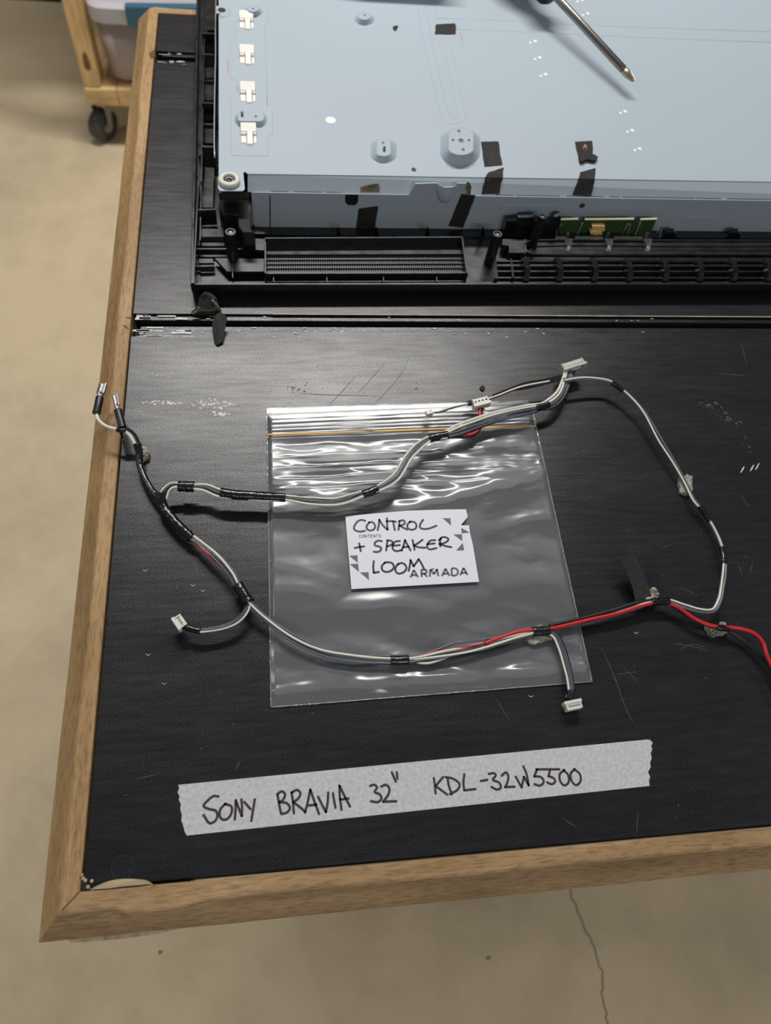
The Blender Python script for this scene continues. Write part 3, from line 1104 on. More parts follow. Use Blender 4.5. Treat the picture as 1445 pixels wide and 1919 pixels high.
def boss(outline_px, top_px, h, holes, pin=None, label=None):
    """raised boss: outline on the pan, smaller flat top"""
    m = MB()
    base = [U(a, b, ZT) for a, b in outline_px]
    top = [U(a, b, ZT + h) for a, b in top_px]
    n = len(base)
    r1 = [base[i].lerp(top[i], .12) + Vector((0, 0, h * .06)) for i in range(n)]
    for i in range(n):
        r1[i].z = TZ + ZT + h * .05
    r2 = [base[i].lerp(top[i], .80) for i in range(n)]
    for p in r2: p.z = TZ + ZT + h * .86
    r3 = [base[i].lerp(top[i], .96) for i in range(n)]
    for p in r3: p.z = TZ + ZT + h
    m.loft([base, r1, r2, r3], smooth=True, cap0=False)
    for a, b, r in holes:
        c = U(a, b, ZT + h + .00005)
        m.lathe([(r * 1.25, 0), (r * 1.25, .0003), (r * .95, .0003), (r * .9, .0001)], c, (0, 0, 1), 12, 0, False)
        m.disc(c + Vector((0, 0, .00014)), r * .95, 1)
    if pin:
        c = U(pin[0], pin[1], ZT + h)
        m.lathe([(.0010, 0), (.0010, .0028), (.0007, .0032), (0, .0032)], c, (0, 0, 1), 12, 2)
    o = m.build('boss', ['steel', 'screw', 'tin'], chassis)
    if label: tag(o, label)


def ell(cx, cy, rx, ry, n=28, flat=0.0, ang=0.0):
    """ellipse or stadium in pixels"""
    o = []
    for k in range(n):
        t = 2 * math.pi * k / n
        x, y = rx * math.cos(t), ry * math.sin(t)
        if flat > 0: x += flat * (1 if math.cos(t) > 0 else -1)
        if flat < 0: y += -flat * (1 if math.sin(t) > 0 else -1)
        o.append((cx + x * math.cos(ang) - y * math.sin(ang), cy + x * math.sin(ang) + y * math.cos(ang)))
    return o


boss(ell(683, 35, 20, 12.5), ell(683, 31, 10, 5.5), .004, [(683.5, 28.5, .0009)])
boss(ell(475, 20, 18, 11), ell(474, 17, 9, 5), .004, [(474.5, 16, .0009)])
boss(ell(470, 223, 13, 14, flat=18), ell(470, 219, 6, 8, flat=18), .0038, [(479.5, 218, .0010)], (454, 216))
boss(ell(719, 282, 25, 14, flat=-9), ell(719, 277, 12, 6, flat=-9), .0045, [(718, 267.5, .0010)], (720, 281))
boss(ell(862.5, 275, 38, 24, flat=-12), ell(864, 266, 22, 12, flat=-12), .0085, [(860, 245.5, .0013), (849, 262, .0011), (879, 262.5, .0011), (868, 280, .0013), (864, 263, .0021)], None, 'large oval boss with five holes')
boss([(404.8, 11), (428, 10), (431, 14), (431, 30), (428, 34), (414, 34), (412, 27), (404.8, 26)], [(405.5, 12), (426, 11), (428, 14), (428, 29), (426, 31), (414, 31), (412, 25), (405.5, 25)], .0008, [])
m = MB()
m.disc(U(415.5, 18.5, ZT + .0010), .0034)
m.build('slot', 'dark_gap', chassis)
m = MB()
c = U(775.5, 318, ZT)
m.lathe([(.0019, 0), (.0017, .0006), (.0009, .0008), (.0007, .0002), (0, .0002)], c, (0, 0, 1), 14)
m.build('screw', 'screw', chassis)

holes = [(619.5, 225, .0041)]
for (a, b) in ((1002.8, 77), (1011.5, 107.6), (1022.6, 139), (1101.5, 25), (1091, 0), (1171.8, 208.7), (1185, 244), (1198.8, 278.5)):
    holes += [(a, b, .0017), (a - 8.8, b + 3, .0013)]
for a, b, r in holes:
    m = MB()
    m.disc(U(a, b, ZT + .00015), r)
    m.build('locating_hole', 'white', chassis)

# clips that hold the lamps
CX = EX
proto = None


def clip(px, py):
    """warm white lamp clip, its far edge centred at a pixel"""
    c = L(px, py, ZT)
    m = MB()
    w, d = .0059, .0248

    def b(u0, u1, v0, v1, z0, z1):
        tbox(m, c.x + u0, c.x + u1, c.y + v0, c.y + v1, ZT + z0, ZT + z1)
    b(-w, w, -.0115, 0, 0, .0030)
    # sloping middle tongue
    for u0, u1, za, zb, v1 in ((-.0013, .0032, .0030, .0012, -.0245), (-w, -.0017, .0022, .0008, -.0225), (.0036, w, .0022, .0008, -.0225)):
        base = [Vector((c.x + u0, c.y + v1, ZT)), Vector((c.x + u1, c.y + v1, ZT)), Vector((c.x + u1, c.y - .0110, ZT)), Vector((c.x + u0, c.y - .0110, ZT))]
        top = [Vector((c.x + u0, c.y + v1 + .0010, ZT + zb)), Vector((c.x + u1, c.y + v1 + .0010, ZT + zb)), Vector((c.x + u1, c.y - .0110, ZT + za)), Vector((c.x + u0, c.y - .0110, ZT + za))]
        m.hexa([TM @ p for p in base], [TM @ p for p in top])
    for u0, u1 in ((-w, -.0017), (.0036, w)):
        rings = []
        for u in (u0, u1):
            rings.append([TM @ Vector((c.x + u, c.y - .0135 + .0016 * math.cos(t), ZT + .0020 + .0012 * math.sin(t))) for t in [k * math.pi / 6 for k in range(12)]])
        m.loft(rings, smooth=True)
    return m.build('lamp_clip', 'white_clip', chassis, bevel=.0004)


for px, py in ((461, -36), (461.5, 25.5), (462.5, 89.5), (464, 158.5), (465.5, 234)):
    o = clip(px, py)
# rubber washer and screw
m = MB()
c = U(430, 341, ZT)
m.lathe([(.0070, 0), (.0078, .0008), (.0078, .0022), (.0068, .0034), (.0046, .0034), (.0043, .0026), (.0043, .001)], c, (0, 0, 1), 32)
wsh = tag(m.build('rubber_washer', 'rubber_washer', chassis), 'cream rubber washer on the corner tab')
m = MB()
m.lathe([(.0044, .0008), (.0042, .0017), (.0030, .0022), (.0016, .0020), (.0012, .0012), (0, .0012)], c, (0, 0, 1), 24)
m.build('screw', 'screw', chassis)
# unseen bracket added beyond the view to cast a shadow onto the pan
m = MB()
q0_, q1_ = L(652, -22, ZT), L(835, -22, ZT)
tbox(m, q0_.x, q1_.x, q0_.y, q0_.y + .0016, ZT, ZT + .042)
tbox(m, q0_.x, q1_.x, q0_.y, q0_.y + .030, ZT + .0405, ZT + .042)
m.build('shadow_bracket', 'steel', tv, bevel=.0004)
# bright thin frame edge left of the pan
m = MB()
pe = [U(a, b, .034) for a, b in ((405, -30), (403.8, 60), (404, 100), (402.5, 170), (401.5, 270), (402.5, 296))]
m.tube(smooth_path(pe, .01), .0006, 6)
for k in range(len(pe) - 1):
    a, b_ = pe[k], pe[k + 1]
    lo = Vector((0, 0, -.020))
    m.add([a, b_, b_ + lo, a + lo], [[0, 1, 2, 3]], 1)
tag(m.build('panel_frame', ['edge_steel', 'bezel'], tv), 'thin bright edge of the panel frame')
m = MB()
pa = [U(a, b, .030) for a, b in ((412, 358), (462, 358), (472, 372), (470, 425), (478, 432), (455, 432), (446, 420), (444, 398), (416, 398), (410, 385))]
m.prism([p - Vector((0, 0, .020)) for p in pa], (0, 0, .018))
m.build('corner_moulding', 'bezel_gloss', tv, bevel=.0008)
m = MB()
q = [UV(a, b, VB + .003) for a, b in ((410, 362), (471, 362), (471, 382), (412, 382))]
m.prism(q, EY * .002)
m.build('corner_flap', 'bezel', tv)

# control board and its light guide
vp = VB - .010
bd = MB()
z_ = [UV(a, b, vp) for a, b in ((1041, 446), (1212, 446), (1217, 441), (1230, 412.5), (1201, 412.5), (1199, 417), (1189, 417), (1187, 413.5), (1097, 413.5), (1093, 418.5), (1084, 418.5), (1082, 413.5), (1050, 413.5))]
bd.prism(z_, EY * .0014)
board = tag(bd.build('circuit_board', 'pcb', tv), 'narrow green circuit board standing on edge')
m = MB()
for a, b_ in ((1049, 1083), (1096, 1188), (1200, 1231)):
    p, q = UV(a, 413, vp - .0002), UV(b_, 412.3, vp - .0002)
    m.hexa([p, q, q + EY * .0020, p + EY * .0020], [x + Vector((0, 0, .0008)) for x in (p, q, q + EY * .0020, p + EY * .0020)])
m.build('board_edge', 'pcb_edge', board)
m = MB()
p = UV(1120, 427, vp)
for (a, b_, y0, y1, d) in ((1108, 1132, 418, 428, .0034), (1104, 1126, 427, 433, .0046), (1110, 1120, 432, 437, .003)):
    m.prism([UV(x, y, vp) for x, y in ((a, y1), (b_, y1), (b_, y0), (a, y0))], EY * -d)
tag(m.build('plug', 'amber', board, bevel=.0004), 'amber plug')
m = MB()
rnd = random.Random(2)
for x in (1060, 1066, 1072, 1140, 1148, 1155, 1205, 1209, 1214):
    for k in range(3):
        y = rnd.uniform(420, 438)
        a = UV(x + rnd.uniform(-4, 4), y, vp)
        w = rnd.uniform(.0004, .0010)
        m = MB()
        m.prism([a, a + EX * w, a + EX * w + Vector((0, 0, w * .8)), a + Vector((0, 0, w * .8))], EY * -.0006)
        m.build('component', 'tin', board)
m = MB()
for x, yb in ((1065, 472), (1141, 472), (1214, 472)):
    q = [U(x - 6, 446, .020), U(x + 8, 446, .020), U(x + 8, 452, .017), U(x + 4, 471, .0125), U(x - 4, 472, .0125), U(x - 1, 455, .016)]
    m.prism(q, (0, 0, -.0022))
    a = UV(x - 2, 440, vp - .002)
    m.lathe([(.0013, -.004), (.0013, .002), (0, .003)], a, (0, 0, 1), 10)
for a, b_ in ((1042, 1060), (1078, 1130), (1152, 1205)):
    q = [U(a, 446, .0190), U(b_, 446, .0190), U(b_, 443, .021), U(a, 443, .021)]
    m.prism(q, (0, 0, -.0014))
for l in ([(1081, 440), (1092, 418)], [(1190, 440), (1200, 416)], [(1166, 440), (1176, 419), (1181, 420), (1176, 440)], [(1042, 446), (1043, 430), (1052, 420)], [(1236, 446), (1240, 425), (1232, 436)]):
    m.tube([UV(a, b, vp - .0018) for a, b in l], .0008, 6)
tag(m.build('light_guide', 'clear', tv, bevel=.0003), 'clear plastic light guide in front of the board')

# tapes still stuck to the chassis
SN = (k1 - k0).cross(s0 - k0).normalized()


def on_skirt(a, b, off=.0003):
    if SN.dot(Vector((0, -.5, 1))) < 0: n = -SN
    else: n = SN
    return PLN(a, b, k0 + n * off, n)


def top_(a, b, off=.0003): return U(a, b, ZT + off)
def side_(a, b, off=.0003): return UV(a, b, VB - .0009 - off)


def patch(quads, m='cloth_tape', seed=1, amp=.0003, th=.0002, parent=None, label=None):
    mb = MB()
    for fn, poly in quads:
        P = [fn(a, b) for a, b in poly]
        P2 = []
        rnd = random.Random(seed)
        for i, p in enumerate(P):
            q = P[(i + 1) % len(P)]
            for k in range(5):
                t = (q - p).normalized()
                P2.append(p.lerp(q, k / 5) + t * rnd.uniform(-amp, amp) + (t.cross(Vector((0, .3, 1)))).normalized() * rnd.uniform(-amp, amp) * (1 if k else 0))
        n = sum(((P2[i] - P2[0]).cross(P2[i + 1] - P2[0]) for i in range(1, len(P2) - 1)), Vector()).normalized()
        if n.z < 0 or (abs(n.z) < .1 and n.dot(EY) > 0): n = -n
        mb.prism(P2, n * th)
    o = mb.build('tape', m, chassis)
    if label: tag(o, label)
    return o


patch([(top_, [(902, 266), (934, 265), (941, 309), (908, 312)])], label='black tape square on the pan')
patch([(top_, [(914, 324), (944, 314), (942, 333), (909, 333)]), (on_skirt, [(909, 332.5), (942, 333), (935, 364), (902, 363.5)])], seed=2, label='black tape folded over the pan edge')
patch([(top_, [(1078, 266), (1110, 264), (1112, 298), (1085, 304)])], seed=3, label='black tape with a curled end')
patch([(top_, [(1085, 300), (1112, 294), (1119, 299), (1113, 306), (1098, 303), (1087, 308)])], seed=4, th=.0025)
patch([(top_, [(1087, 323), (1116, 315), (1115, 335), (1084, 335)]), (on_skirt, [(1084, 334.5), (1115, 335.5), (1108, 368), (1072, 366)])], seed=5, label='black tape folded over the pan edge, right')
patch([(side_, [(667, 426), (702, 431), (709, 386), (672, 391)])], seed=6, label='black tape on the side plate')
patch([(side_, [(840, 424), (868, 427), (892, 366), (865, 364)])], seed=7, label='slanting black tape on the side plate')
patch([(top_, [(817, 46), (852, 44), (855, 49), (854, 64), (815, 64), (816, 52)])], seed=8, label='black tape patch near the long channel')
patch([(top_, [(737, 49), (746, 48), (745, 53), (741, 58), (737, 55)])], seed=9)
patch([(on_skirt, [(676, 360), (676, 351), (690, 346), (711, 343), (711, 360)])], m='residue', seed=10, amp=.0006, label='torn adhesive residue')
patch([(side_, [(876, 366), (873, 350), (876, 341), (880, 342), (884, 352), (881, 366)])], m='residue', seed=11, amp=.0004)
m = MB()
stroke(m, [U(a, b, ZT + .0002) for a, b in ((425.5, 108), (427, 118), (427.5, 128), (426.3, 139))], .0009, taper=True, caps=False)
stroke(m, [U(a, b, ZT + .0002) for a, b in ((863, 60), (865.5, 70), (866.5, 79))], .0008, taper=True, caps=False)
stroke(m, [U(a, b, ZT + .0007) for a, b in ((1093, 279), (1097, 271), (1099, 280))], .0010, taper=True, caps=False)
m.build('pen_mark', 'red_pen', chassis)

# ------------------------------------------------------------------ screwdriver lying on the chassis
sd0 = U(1188, 152, ZT + .0125)
sd1 = U(1168.5, 130.5, ZT + .0137)
sd2 = U(1040, -8, ZT + .0230)
ax = (sd2 - sd0).normalized()
drv = thing('screwdriver', 'long steel screwdriver with a black handle resting on the chassis, tip pointing right', 'screwdriver', (sd0.x, sd0.y, TZ + ZT))
m = MB()
Ls = (sd2 - sd1).length
m.lathe([(.0030, 0), (.0033, .0006), (.0033, Ls * .985), (.0036, Ls), (.0036, Ls + .02)], sd1, ax, 20)
m.build('shaft', 'driver_shaft', drv)
m = MB()
Lt = (sd1 - sd0).length
m.lathe([(.0006, 0), (.0017, .0014), (.0030, Lt * .55), (.0033, Lt * .72), (.0033, Lt * .86), (.0025, Lt * .9), (.0025, Lt * 1.02)], sd0, ax, 16)
for k in range(4):
    d = ax.orthogonal().normalized()
    d = Matrix.Rotation(k * math.pi / 2 + .4, 3, ax) @ d
    t = d.cross(ax) * .0003
    a = sd0 + ax * .0008 + d * .0012
    b_ = sd0 + ax * Lt * .6 + d * .0031
    m.hexa([a - t, a + t, b_ + t, b_ - t], [p + d * .0005 for p in (a - t, a + t, b_ + t, b_ - t)])
tag(m.build('tip', 'driver_tip', drv), 'bright cross head tip')
m = MB()
hb = sd2 + ax * .004
prof_ = [(.006, -.002), (.010, 0), (.0125, .004), (.0130, .010), (.0105, .018), (.0115, .030), (.0165, .045), (.0175, .070), (.0165, .095), (.0125, .108), (.004, .112), (0, .112)]
n_ = 36
a_ = ax.orthogonal().normalized()
b2 = ax.cross(a_)
rings = []
for r, h in prof_:
    rings.append([hb + ax * h + (a_ * math.cos(2 * math.pi * i / n_) + b2 * math.sin(2 * math.pi * i / n_)) * max(r, 1e-5) * (1 - (.07 if .03 < h < .1 and i % 6 < 2 else 0)) for i in range(n_)])
m.loft(rings)
m.build('handle', 'handle', drv)

# ------------------------------------------------------------------ grip seal bag
B_BL, B_BR = U(508, 1326), U(1109, 1278)
B_TL, B_TR = U(500, 777), U(994, 757)
LC = U(775, 1030)


def sstep(a, b, x):
    t = max(0, min(1, (x - a) / (b - a)))
    return t * t * (3 - 2 * t)


def bag_z(p, u, v):
    """height of the front film: u across, v from the bottom seam up"""
    edge = min(sstep(0, .018, u), sstep(0, .018, 1 - u), sstep(0, .03, v))
    h = .0007 + .0015 * edge
    lm_ = max(sstep(.040, .052, abs(p.x - LC.x)), sstep(.026, .036, abs(p.y - LC.y)))
    up_ = sstep(.50, .70, v)
    lo_ = 1 - sstep(.05, .22, v)
    rt = sstep(.72, .95, u) * .5
    em = min(sstep(0, .012, u), sstep(0, .012, 1 - u), sstep(0, .012, v))
    w = (.95 * up_ * (1 - .7 * sstep(.84, .88, v)) + .75 * lo_ + .42 + rt * .5) * em * lm_
    n1 = noise.noise(Vector((p.x * 34, p.y * 75, 2.0))) * .00105
    n2 = noise.noise(Vector((p.x * 110 + p.y * 60, p.y * 240 - p.x * 40, 7.0))) * .00012
    n3 = (.5 - abs(noise.noise(Vector((p.x * 26 + p.y * 18, p.y * 66 + p.x * 9, 11.0))))) * .0009
    n4 = noise.noise(Vector((p.x * 16, p.y * 30, 21.0))) * .0016 * lm_ * edge
    h += w * (n1 + n2 + n3) + n4 * .6
    # folded creases across the top half
    for vv, a in ((.735, .00045), (.775, .0005), (.815, .0004), (.70, .0004)):
        h += a * math.exp(-((v - vv - .004 * noise.noise(Vector((u * 5, vv * 9, 0)))) / .0045) ** 2) * lm_ * sstep(0, .06, u) * (1 - .6 * sstep(.55, .8, u))
    h += .0015 * math.exp(-((v - .045) / .016) ** 2) * (.35 + .9 * max(0, noise.noise(Vector((u * 7, 3, 1))) + .35))
    h += .0030 * max(0, (v - .865) / .135) * sstep(0, .02, u) * sstep(0, .02, 1 - u)
    # pressed ribs of the grip seal
    if v > .86:
        for vv in (.985, .965, .95, .936, .922, .908):
            h += .00050 * math.exp(-((v - vv) / .0030) ** 2)
    # diagonal fold towards the right
    dl = (v - .60 - .22 * (u - .45))
    if u > .40:
        h += .0011 * math.exp(-(dl / .022) ** 2) * sstep(.40, .55, u) * lm_
    return max(h, .0005)


bag = thing('grip_seal_bag', 'clear grip seal plastic bag with an orange seal line and white paper label', 'plastic bag', (LC.x, LC.y, TZ))
m = MB()
NU, NV = 210, 230


def bag_p(u, v):
    return B_BL.lerp(B_BR, u).lerp(B_TL.lerp(B_TR, u), v)


vs, fs = [], []
for j in range(NV + 1):
    for i in range(NU + 1):
        p = bag_p(i / NU, j / NV)
        vs.append(Vector((p.x, p.y, TZ + bag_z(p, i / NU, j / NV))))
for j in range(NV):
    for i in range(NU):
        a = j * (NU + 1) + i
        fs.append([a, a + 1, a + NU + 2, a + NU + 1])
m.add(vs, fs, 0, True)
# back sheet, a little longer at the mouth
K = 60
vs, fs = [], []
bt = [U(500, 765), U(996, 751)]
for j in range(K + 1):
    for i in range(K + 1):
        u, v = i / K, j / K
        p = B_BL.lerp(B_BR, u).lerp(bt[0].lerp(bt[1], u), v)
        vs.append(Vector((p.x, p.y, TZ + .00025 + .00012 * noise.noise(p * 90))))
for j in range(K):
    for i in range(K):
        a = j * (K + 1) + i
        fs.append([a, a + 1, a + K + 2, a + K + 1])
m.add(vs, fs, 0, True)
film = tag(m.build('film', 'film', bag), 'clear crinkled film')
m = MB()
for a, b_, r in ((B_BL, B_TL, .00042), (B_BR, B_TR, .00042), (B_BL, B_BR, .00030), (B_TL, B_TR, .00022), (bt[0], bt[1], .00016)):
    P = [a.lerp(b_, k / 160) + Vector((0, 0, .0008 + .0002 * noise.noise(Vector((k * .7, a.x * 50, 0))))) for k in range(161)]
    m.tube(P, r, 5, wob=.9, wf=1400)
m.build('edge_seal', 'film_seal', bag)
m = MB()
za, zb2 = U(500, 814.5, .0032), U(1003, 798.5, .0032)
P = [za.lerp(zb2, k / 40) for k in range(41)]
m.tube(P, .00085, 8, flat=.6)
tag(m.build('zip_strip', 'zip', bag), 'orange grip seal line')

# paper label on the film
LZ = .0040
lz = lambda zx, zy, z=LZ: U(630 + zx / 4.817, 930 + zy / 4.817, z)
lab = MB()
lo_ = [lz(a, b) for a, b in ((83, 180), (350, 155), (650, 130), (1000, 119), (1172, 117), (1188, 185), (1125, 262), (1200, 262), (1208, 330), (1235, 440), (1290, 772), (138, 838))]
lab.prism([p - Vector((0, 0, .0001)) for p in lo_], (0, 0, .0001))
label = tag(lab.build('label', 'label', bag), 'white paper label')
pm = MB()
for t in ([(960, 198), (1032, 198), (1038, 265)], [(1130, 285), (1205, 328), (1132, 335)], [(1058, 345), (1135, 342), (1140, 405)], [(1142, 422), (1083, 491), (1157, 487)],
          [(118, 537), (192, 532), (197, 602)], [(122, 613), (198, 609), (207, 683)], [(215, 688), (293, 685), (297, 757)]):
    pm.add([lz(a, b, LZ + .00006) for a, b in t], [[0, 1, 2]])
GL = {'A': [[(0, 0), (.5, 1)], [(.5, 1), (1, 0)], [(.2, .3), (.8, .3)]],
      'R': [[(.08, 0), (.08, 1)], [(.08, 1), (.5, 1), (.82, .93), (.9, .74), (.82, .55), (.5, .46), (.08, .46)], [(.45, .46), (.95, 0)]],
      'M': [[(.04, 0), (.14, 1)], [(.14, 1), (.5, .3)], [(.5, .3), (.86, 1)], [(.86, 1), (.96, 0)]],
      'D': [[(.08, 0), (.08, 1)], [(.08, 1), (.45, 1), (.8, .86), (.95, .5), (.8, .14), (.45, 0), (.08, 0)]],
      'C': [[(.92, .84), (.6, 1), (.25, .9), (.05, .5), (.25, .1), (.6, 0), (.92, .16)]],
      'O': [[(.5, 1), (.15, .85), (0, .5), (.15, .15), (.5, 0), (.85, .15), (1, .5), (.85, .85), (.5, 1)]],
      'N': [[(.08, 0), (.08, 1)], [(.08, 1), (.92, 0)], [(.92, 0), (.92, 1)]],
      'T': [[(.5, 0), (.5, 1)], [(.05, 1), (.95, 1)]],
      'E': [[(.1, 0), (.1, 1)], [(.1, 1), (.85, 1)], [(.1, .52), (.75, .52)], [(.1, 0), (.85, 0)]],
      'S': [[(.88, .85), (.6, 1), (.25, .95), (.12, .76), (.3, .57), (.7, .44), (.9, .25), (.75, .05), (.45, 0), (.1, .15)]]}


def printed(mb, word, spans, base0, base1, up_v, w, z):
    for chx, (x0, x1) in zip(word, spans):
        for g in GL[chx]:
            pts = []
            for gx, gy in g:
                x = x0 + (x1 - x0) * gx
                t = (x - base0[0]) / (base1[0] - base0[0])
                y = base0[1] + (base1[1] - base0[1]) * t
                pts.append(lz(x + up_v[0] * gy, y + up_v[1] * gy, z))
            stroke(mb, pts, w, curve=len(pts) > 3, caps=False)


printed(pm, 'CONTENTS', [(206 + k * 25.6, 206 + k * 25.6 + 21) for k in range(8)], (205, 373), (410, 370), (0, -25), .00038, LZ + .00007)
printed(pm, 'ARMADA', [(670, 740), (768, 826), (842, 926), (955, 1025), (1040, 1105), (1120, 1187)], (663, 734), (1195, 710), (-3, -66), .00128, LZ + .00007)
pm.add([lz(a, b, LZ + .00009) for a, b in ((858, 652), (888, 650), (873, 672))], [[0, 1, 2]])
pm.build('printed_mark', 'print_grey', label)
HW = [[(262, 222), (235, 213), (200, 222), (172, 255), (160, 285), (170, 305), (210, 318), (260, 312)],
      [(300, 235), (278, 262), (276, 290), (300, 308), (335, 302), (352, 280), (345, 250), (325, 232), (298, 236)],
      [(375, 305), (385, 260), (390, 210)], [(390, 212), (425, 265), (465, 302)], [(465, 300), (460, 250), (458, 198)],
      [(455, 226), (500, 224), (540, 229)], [(515, 228), (522, 265), (530, 305)],
      [(563, 302), (568, 265), (572, 224)], [(570, 224), (606, 216), (622, 235), (605, 256), (572, 266)], [(572, 264), (600, 280), (640, 300)],
      [(668, 228), (642, 260), (650, 290), (680, 302), (715, 292), (725, 260), (705, 232), (665, 230)],
      [(785, 212), (760, 250), (757, 282), (790, 295), (840, 290), (905, 265)],
      [(168, 466), (210, 458), (252, 452)], [(208, 425), (215, 460), (222, 495)],
      [(412, 405), (378, 400), (347, 425), (352, 444), (385, 452), (408, 470), (400, 490), (370, 503), (340, 500)],
      [(452, 488), (458, 440), (463, 398)], [(463, 398), (498, 402), (512, 420), (495, 440), (460, 452)],
      [(575, 403), (533, 410), (512, 440), (512, 475), (540, 495), (590, 485)], [(515, 446), (545, 443), (575, 440)],
      [(592, 490), (610, 440), (622, 395)], [(622, 397), (645, 440), (672, 488)], [(605, 460), (655, 455)],
      [(690, 395), (700, 440), (708, 482)], [(780, 392), (740, 422), (702, 445)], [(702, 445), (745, 460), (805, 464)],
      [(895, 395), (852, 400), (826, 430), (822, 460), (842, 478), (905, 468)], [(825, 432), (890, 425)],
      [(940, 452), (938, 410), (946, 378)], [(928, 398), (952, 372), (988, 369), (1014, 385), (1004, 405), (965, 425), (932, 430)], [(932, 430), (985, 448), (1040, 459)],
      [(340, 585), (335, 640), (340, 688)], [(340, 690), (385, 683)],
      [(440, 598), (413, 630), (417, 665), (445, 682), (490, 675), (520, 645), (510, 607), (470, 595), (438, 600)],
      [(560, 612), (537, 640), (537, 675), (560, 697), (605, 688), (635, 650), (620, 615), (590, 602), (556, 614)],
      [(655, 672), (666, 620), (672, 575)], [(672, 577), (700, 632)], [(700, 632), (745, 568)], [(745, 568), (772, 610), (797, 664)]]
hw = MB()
for g in HW:
    stroke(hw, [lz(a, b, LZ + .00015) for a, b in g], .00125)
tag(hw.build('handwriting', 'ink', label), 'black marker handwriting')

# ------------------------------------------------------------------ strip of masking tape with writing
mt = MB()
tz_ = .00035
edge_l = [(334, 1471), (336, 1477), (333, 1485), (337, 1493), (335, 1499), (339, 1507), (338, 1517), (341, 1527), (340, 1538), (344, 1549), (346, 1558), (350, 1566)]
edge_r = [(1217, 1473), (1216, 1464), (1218, 1456), (1214, 1447), (1219, 1438), (1218, 1430), (1221, 1420), (1219, 1412), (1222, 1404), (1220, 1398), (1223, 1392), (1218, 1387), (1213, 1386)]
o_ = [U(a, b, 0) for a, b in edge_l] + [U(780, 1519.5, 0)] + [U(a, b, 0) for a, b in edge_r] + [U(780, 1427.5, 0)]
mt.prism(o_, (0, 0, tz_))
mtape = tag(mt.build('masking_tape_strip', 'masking'), 'long pale grey strip of masking tape with dark handwriting, stuck across the near bench', 'tape')
t1 = lambda a, b: U(310 + a / 3.0745, 1360 + b / 3.0745, tz_ + .00008)
t2 = lambda a, b: U(760 + a / 3.0104, 1360 + b / 3.0104, tz_ + .00008)
W1 = [[(305, 408), (280, 405), (245, 430), (220, 462), (250, 480), (290, 490), (300, 520), (285, 550), (255, 562), (220, 515)],
      [(345, 450), (318, 480), (312, 515), (327, 540), (355, 538), (380, 505), (380, 465), (343, 451)],
      [(400, 540), (404, 480), (405, 430)], [(405, 430), (440, 520)], [(440, 520), (442, 470), (438, 425)],
      [(455, 440), (490, 480)], [(515, 425), (495, 548)],
      [(665, 500), (655, 450), (645, 395)], [(645, 395), (670, 378), (690, 395), (675, 430), (657, 440)], [(657, 440), (700, 447), (718, 475), (700, 500), (668, 508)],
      [(740, 505), (735, 440), (727, 385)], [(727, 385), (760, 370), (778, 390), (765, 420), (737, 440)], [(737, 440), (770, 465), (805, 495)],
      [(805, 500), (820, 440), (835, 368)], [(835, 368), (860, 440), (885, 508)], [(815, 460), (870, 455)],
      [(880, 410), (900, 450), (925, 497)], [(925, 497), (935, 440), (938, 385)],
      [(965, 390), (972, 430), (980, 472)],
      [(1015, 485), (1005, 410), (1003, 346)], [(1003, 346), (1035, 410), (1063, 465)], [(1010, 425), (1055, 420)],
      [(1180, 347), (1203, 340), (1220, 355), (1205, 382), (1235, 395), (1245, 420), (1225, 440), (1185, 435)],
      [(1245, 350), (1270, 340), (1290, 360), (1285, 395), (1255, 438)], [(1255, 438), (1330, 435)],
      [(1305, 270), (1328, 322)], [(1333, 268), (1337, 305)]]
W2 = [[(160, 295), (166, 340), (170, 382)], [(212, 290), (170, 340)], [(170, 340), (235, 388)],
      [(237, 292), (245, 340), (262, 386)], [(226, 290), (270, 300), (305, 330), (295, 360), (250, 386)],
      [(332, 273), (327, 320), (331, 363)], [(331, 365), (395, 357)], [(425, 312), (462, 305)],
      [(470, 272), (500, 268), (510, 280), (492, 305), (530, 322), (538, 350), (515, 360), (485, 345)],
      [(543, 282), (568, 263), (580, 285), (575, 320), (562, 346)], [(562, 346), (615, 344)],
      [(622, 288), (655, 348)], [(655, 348), (668, 288)], [(668, 288), (695, 336)], [(695, 336), (682, 270), (665, 230)],
      [(742, 247), (727, 286)], [(727, 286), (765, 290), (780, 315), (760, 338), (728, 330)], [(738, 246), (800, 246), (868, 246)],
      [(815, 252), (807, 285)], [(807, 285), (835, 295), (845, 315), (825, 330), (800, 320)],
      [(895, 250), (870, 275), (874, 315), (895, 337), (920, 320), (918, 280), (893, 250)],
      [(955, 245), (932, 270), (937, 310), (960, 335), (985, 318), (985, 275), (953, 245)]]
hw = MB()
for g in W1: stroke(hw, [t1(a, b) for a, b in g], .00132)
for g in W2: stroke(hw, [t2(a, b) for a, b in g], .00128)
tag(hw.build('handwriting', 'ink_purple', mtape), 'dark purple handwriting')

# ------------------------------------------------------------------ wiring loom
c0 = U(303, 940)
loom = thing('wiring_loom', 'long branching wiring loom of grey, white, red and black wires bound with black tape', 'wiring', (c0.x, c0.y, TZ))


def frames(P):
    out = []
    for i, p in enumerate(P):
        t = (P[min(i + 1, len(P) - 1)] - P[max(i - 1, 0)]).normalized()
        s = t.cross(Vector((0, 0, 1))).normalized()
        out.append((t, s, s.cross(t)))
    return out


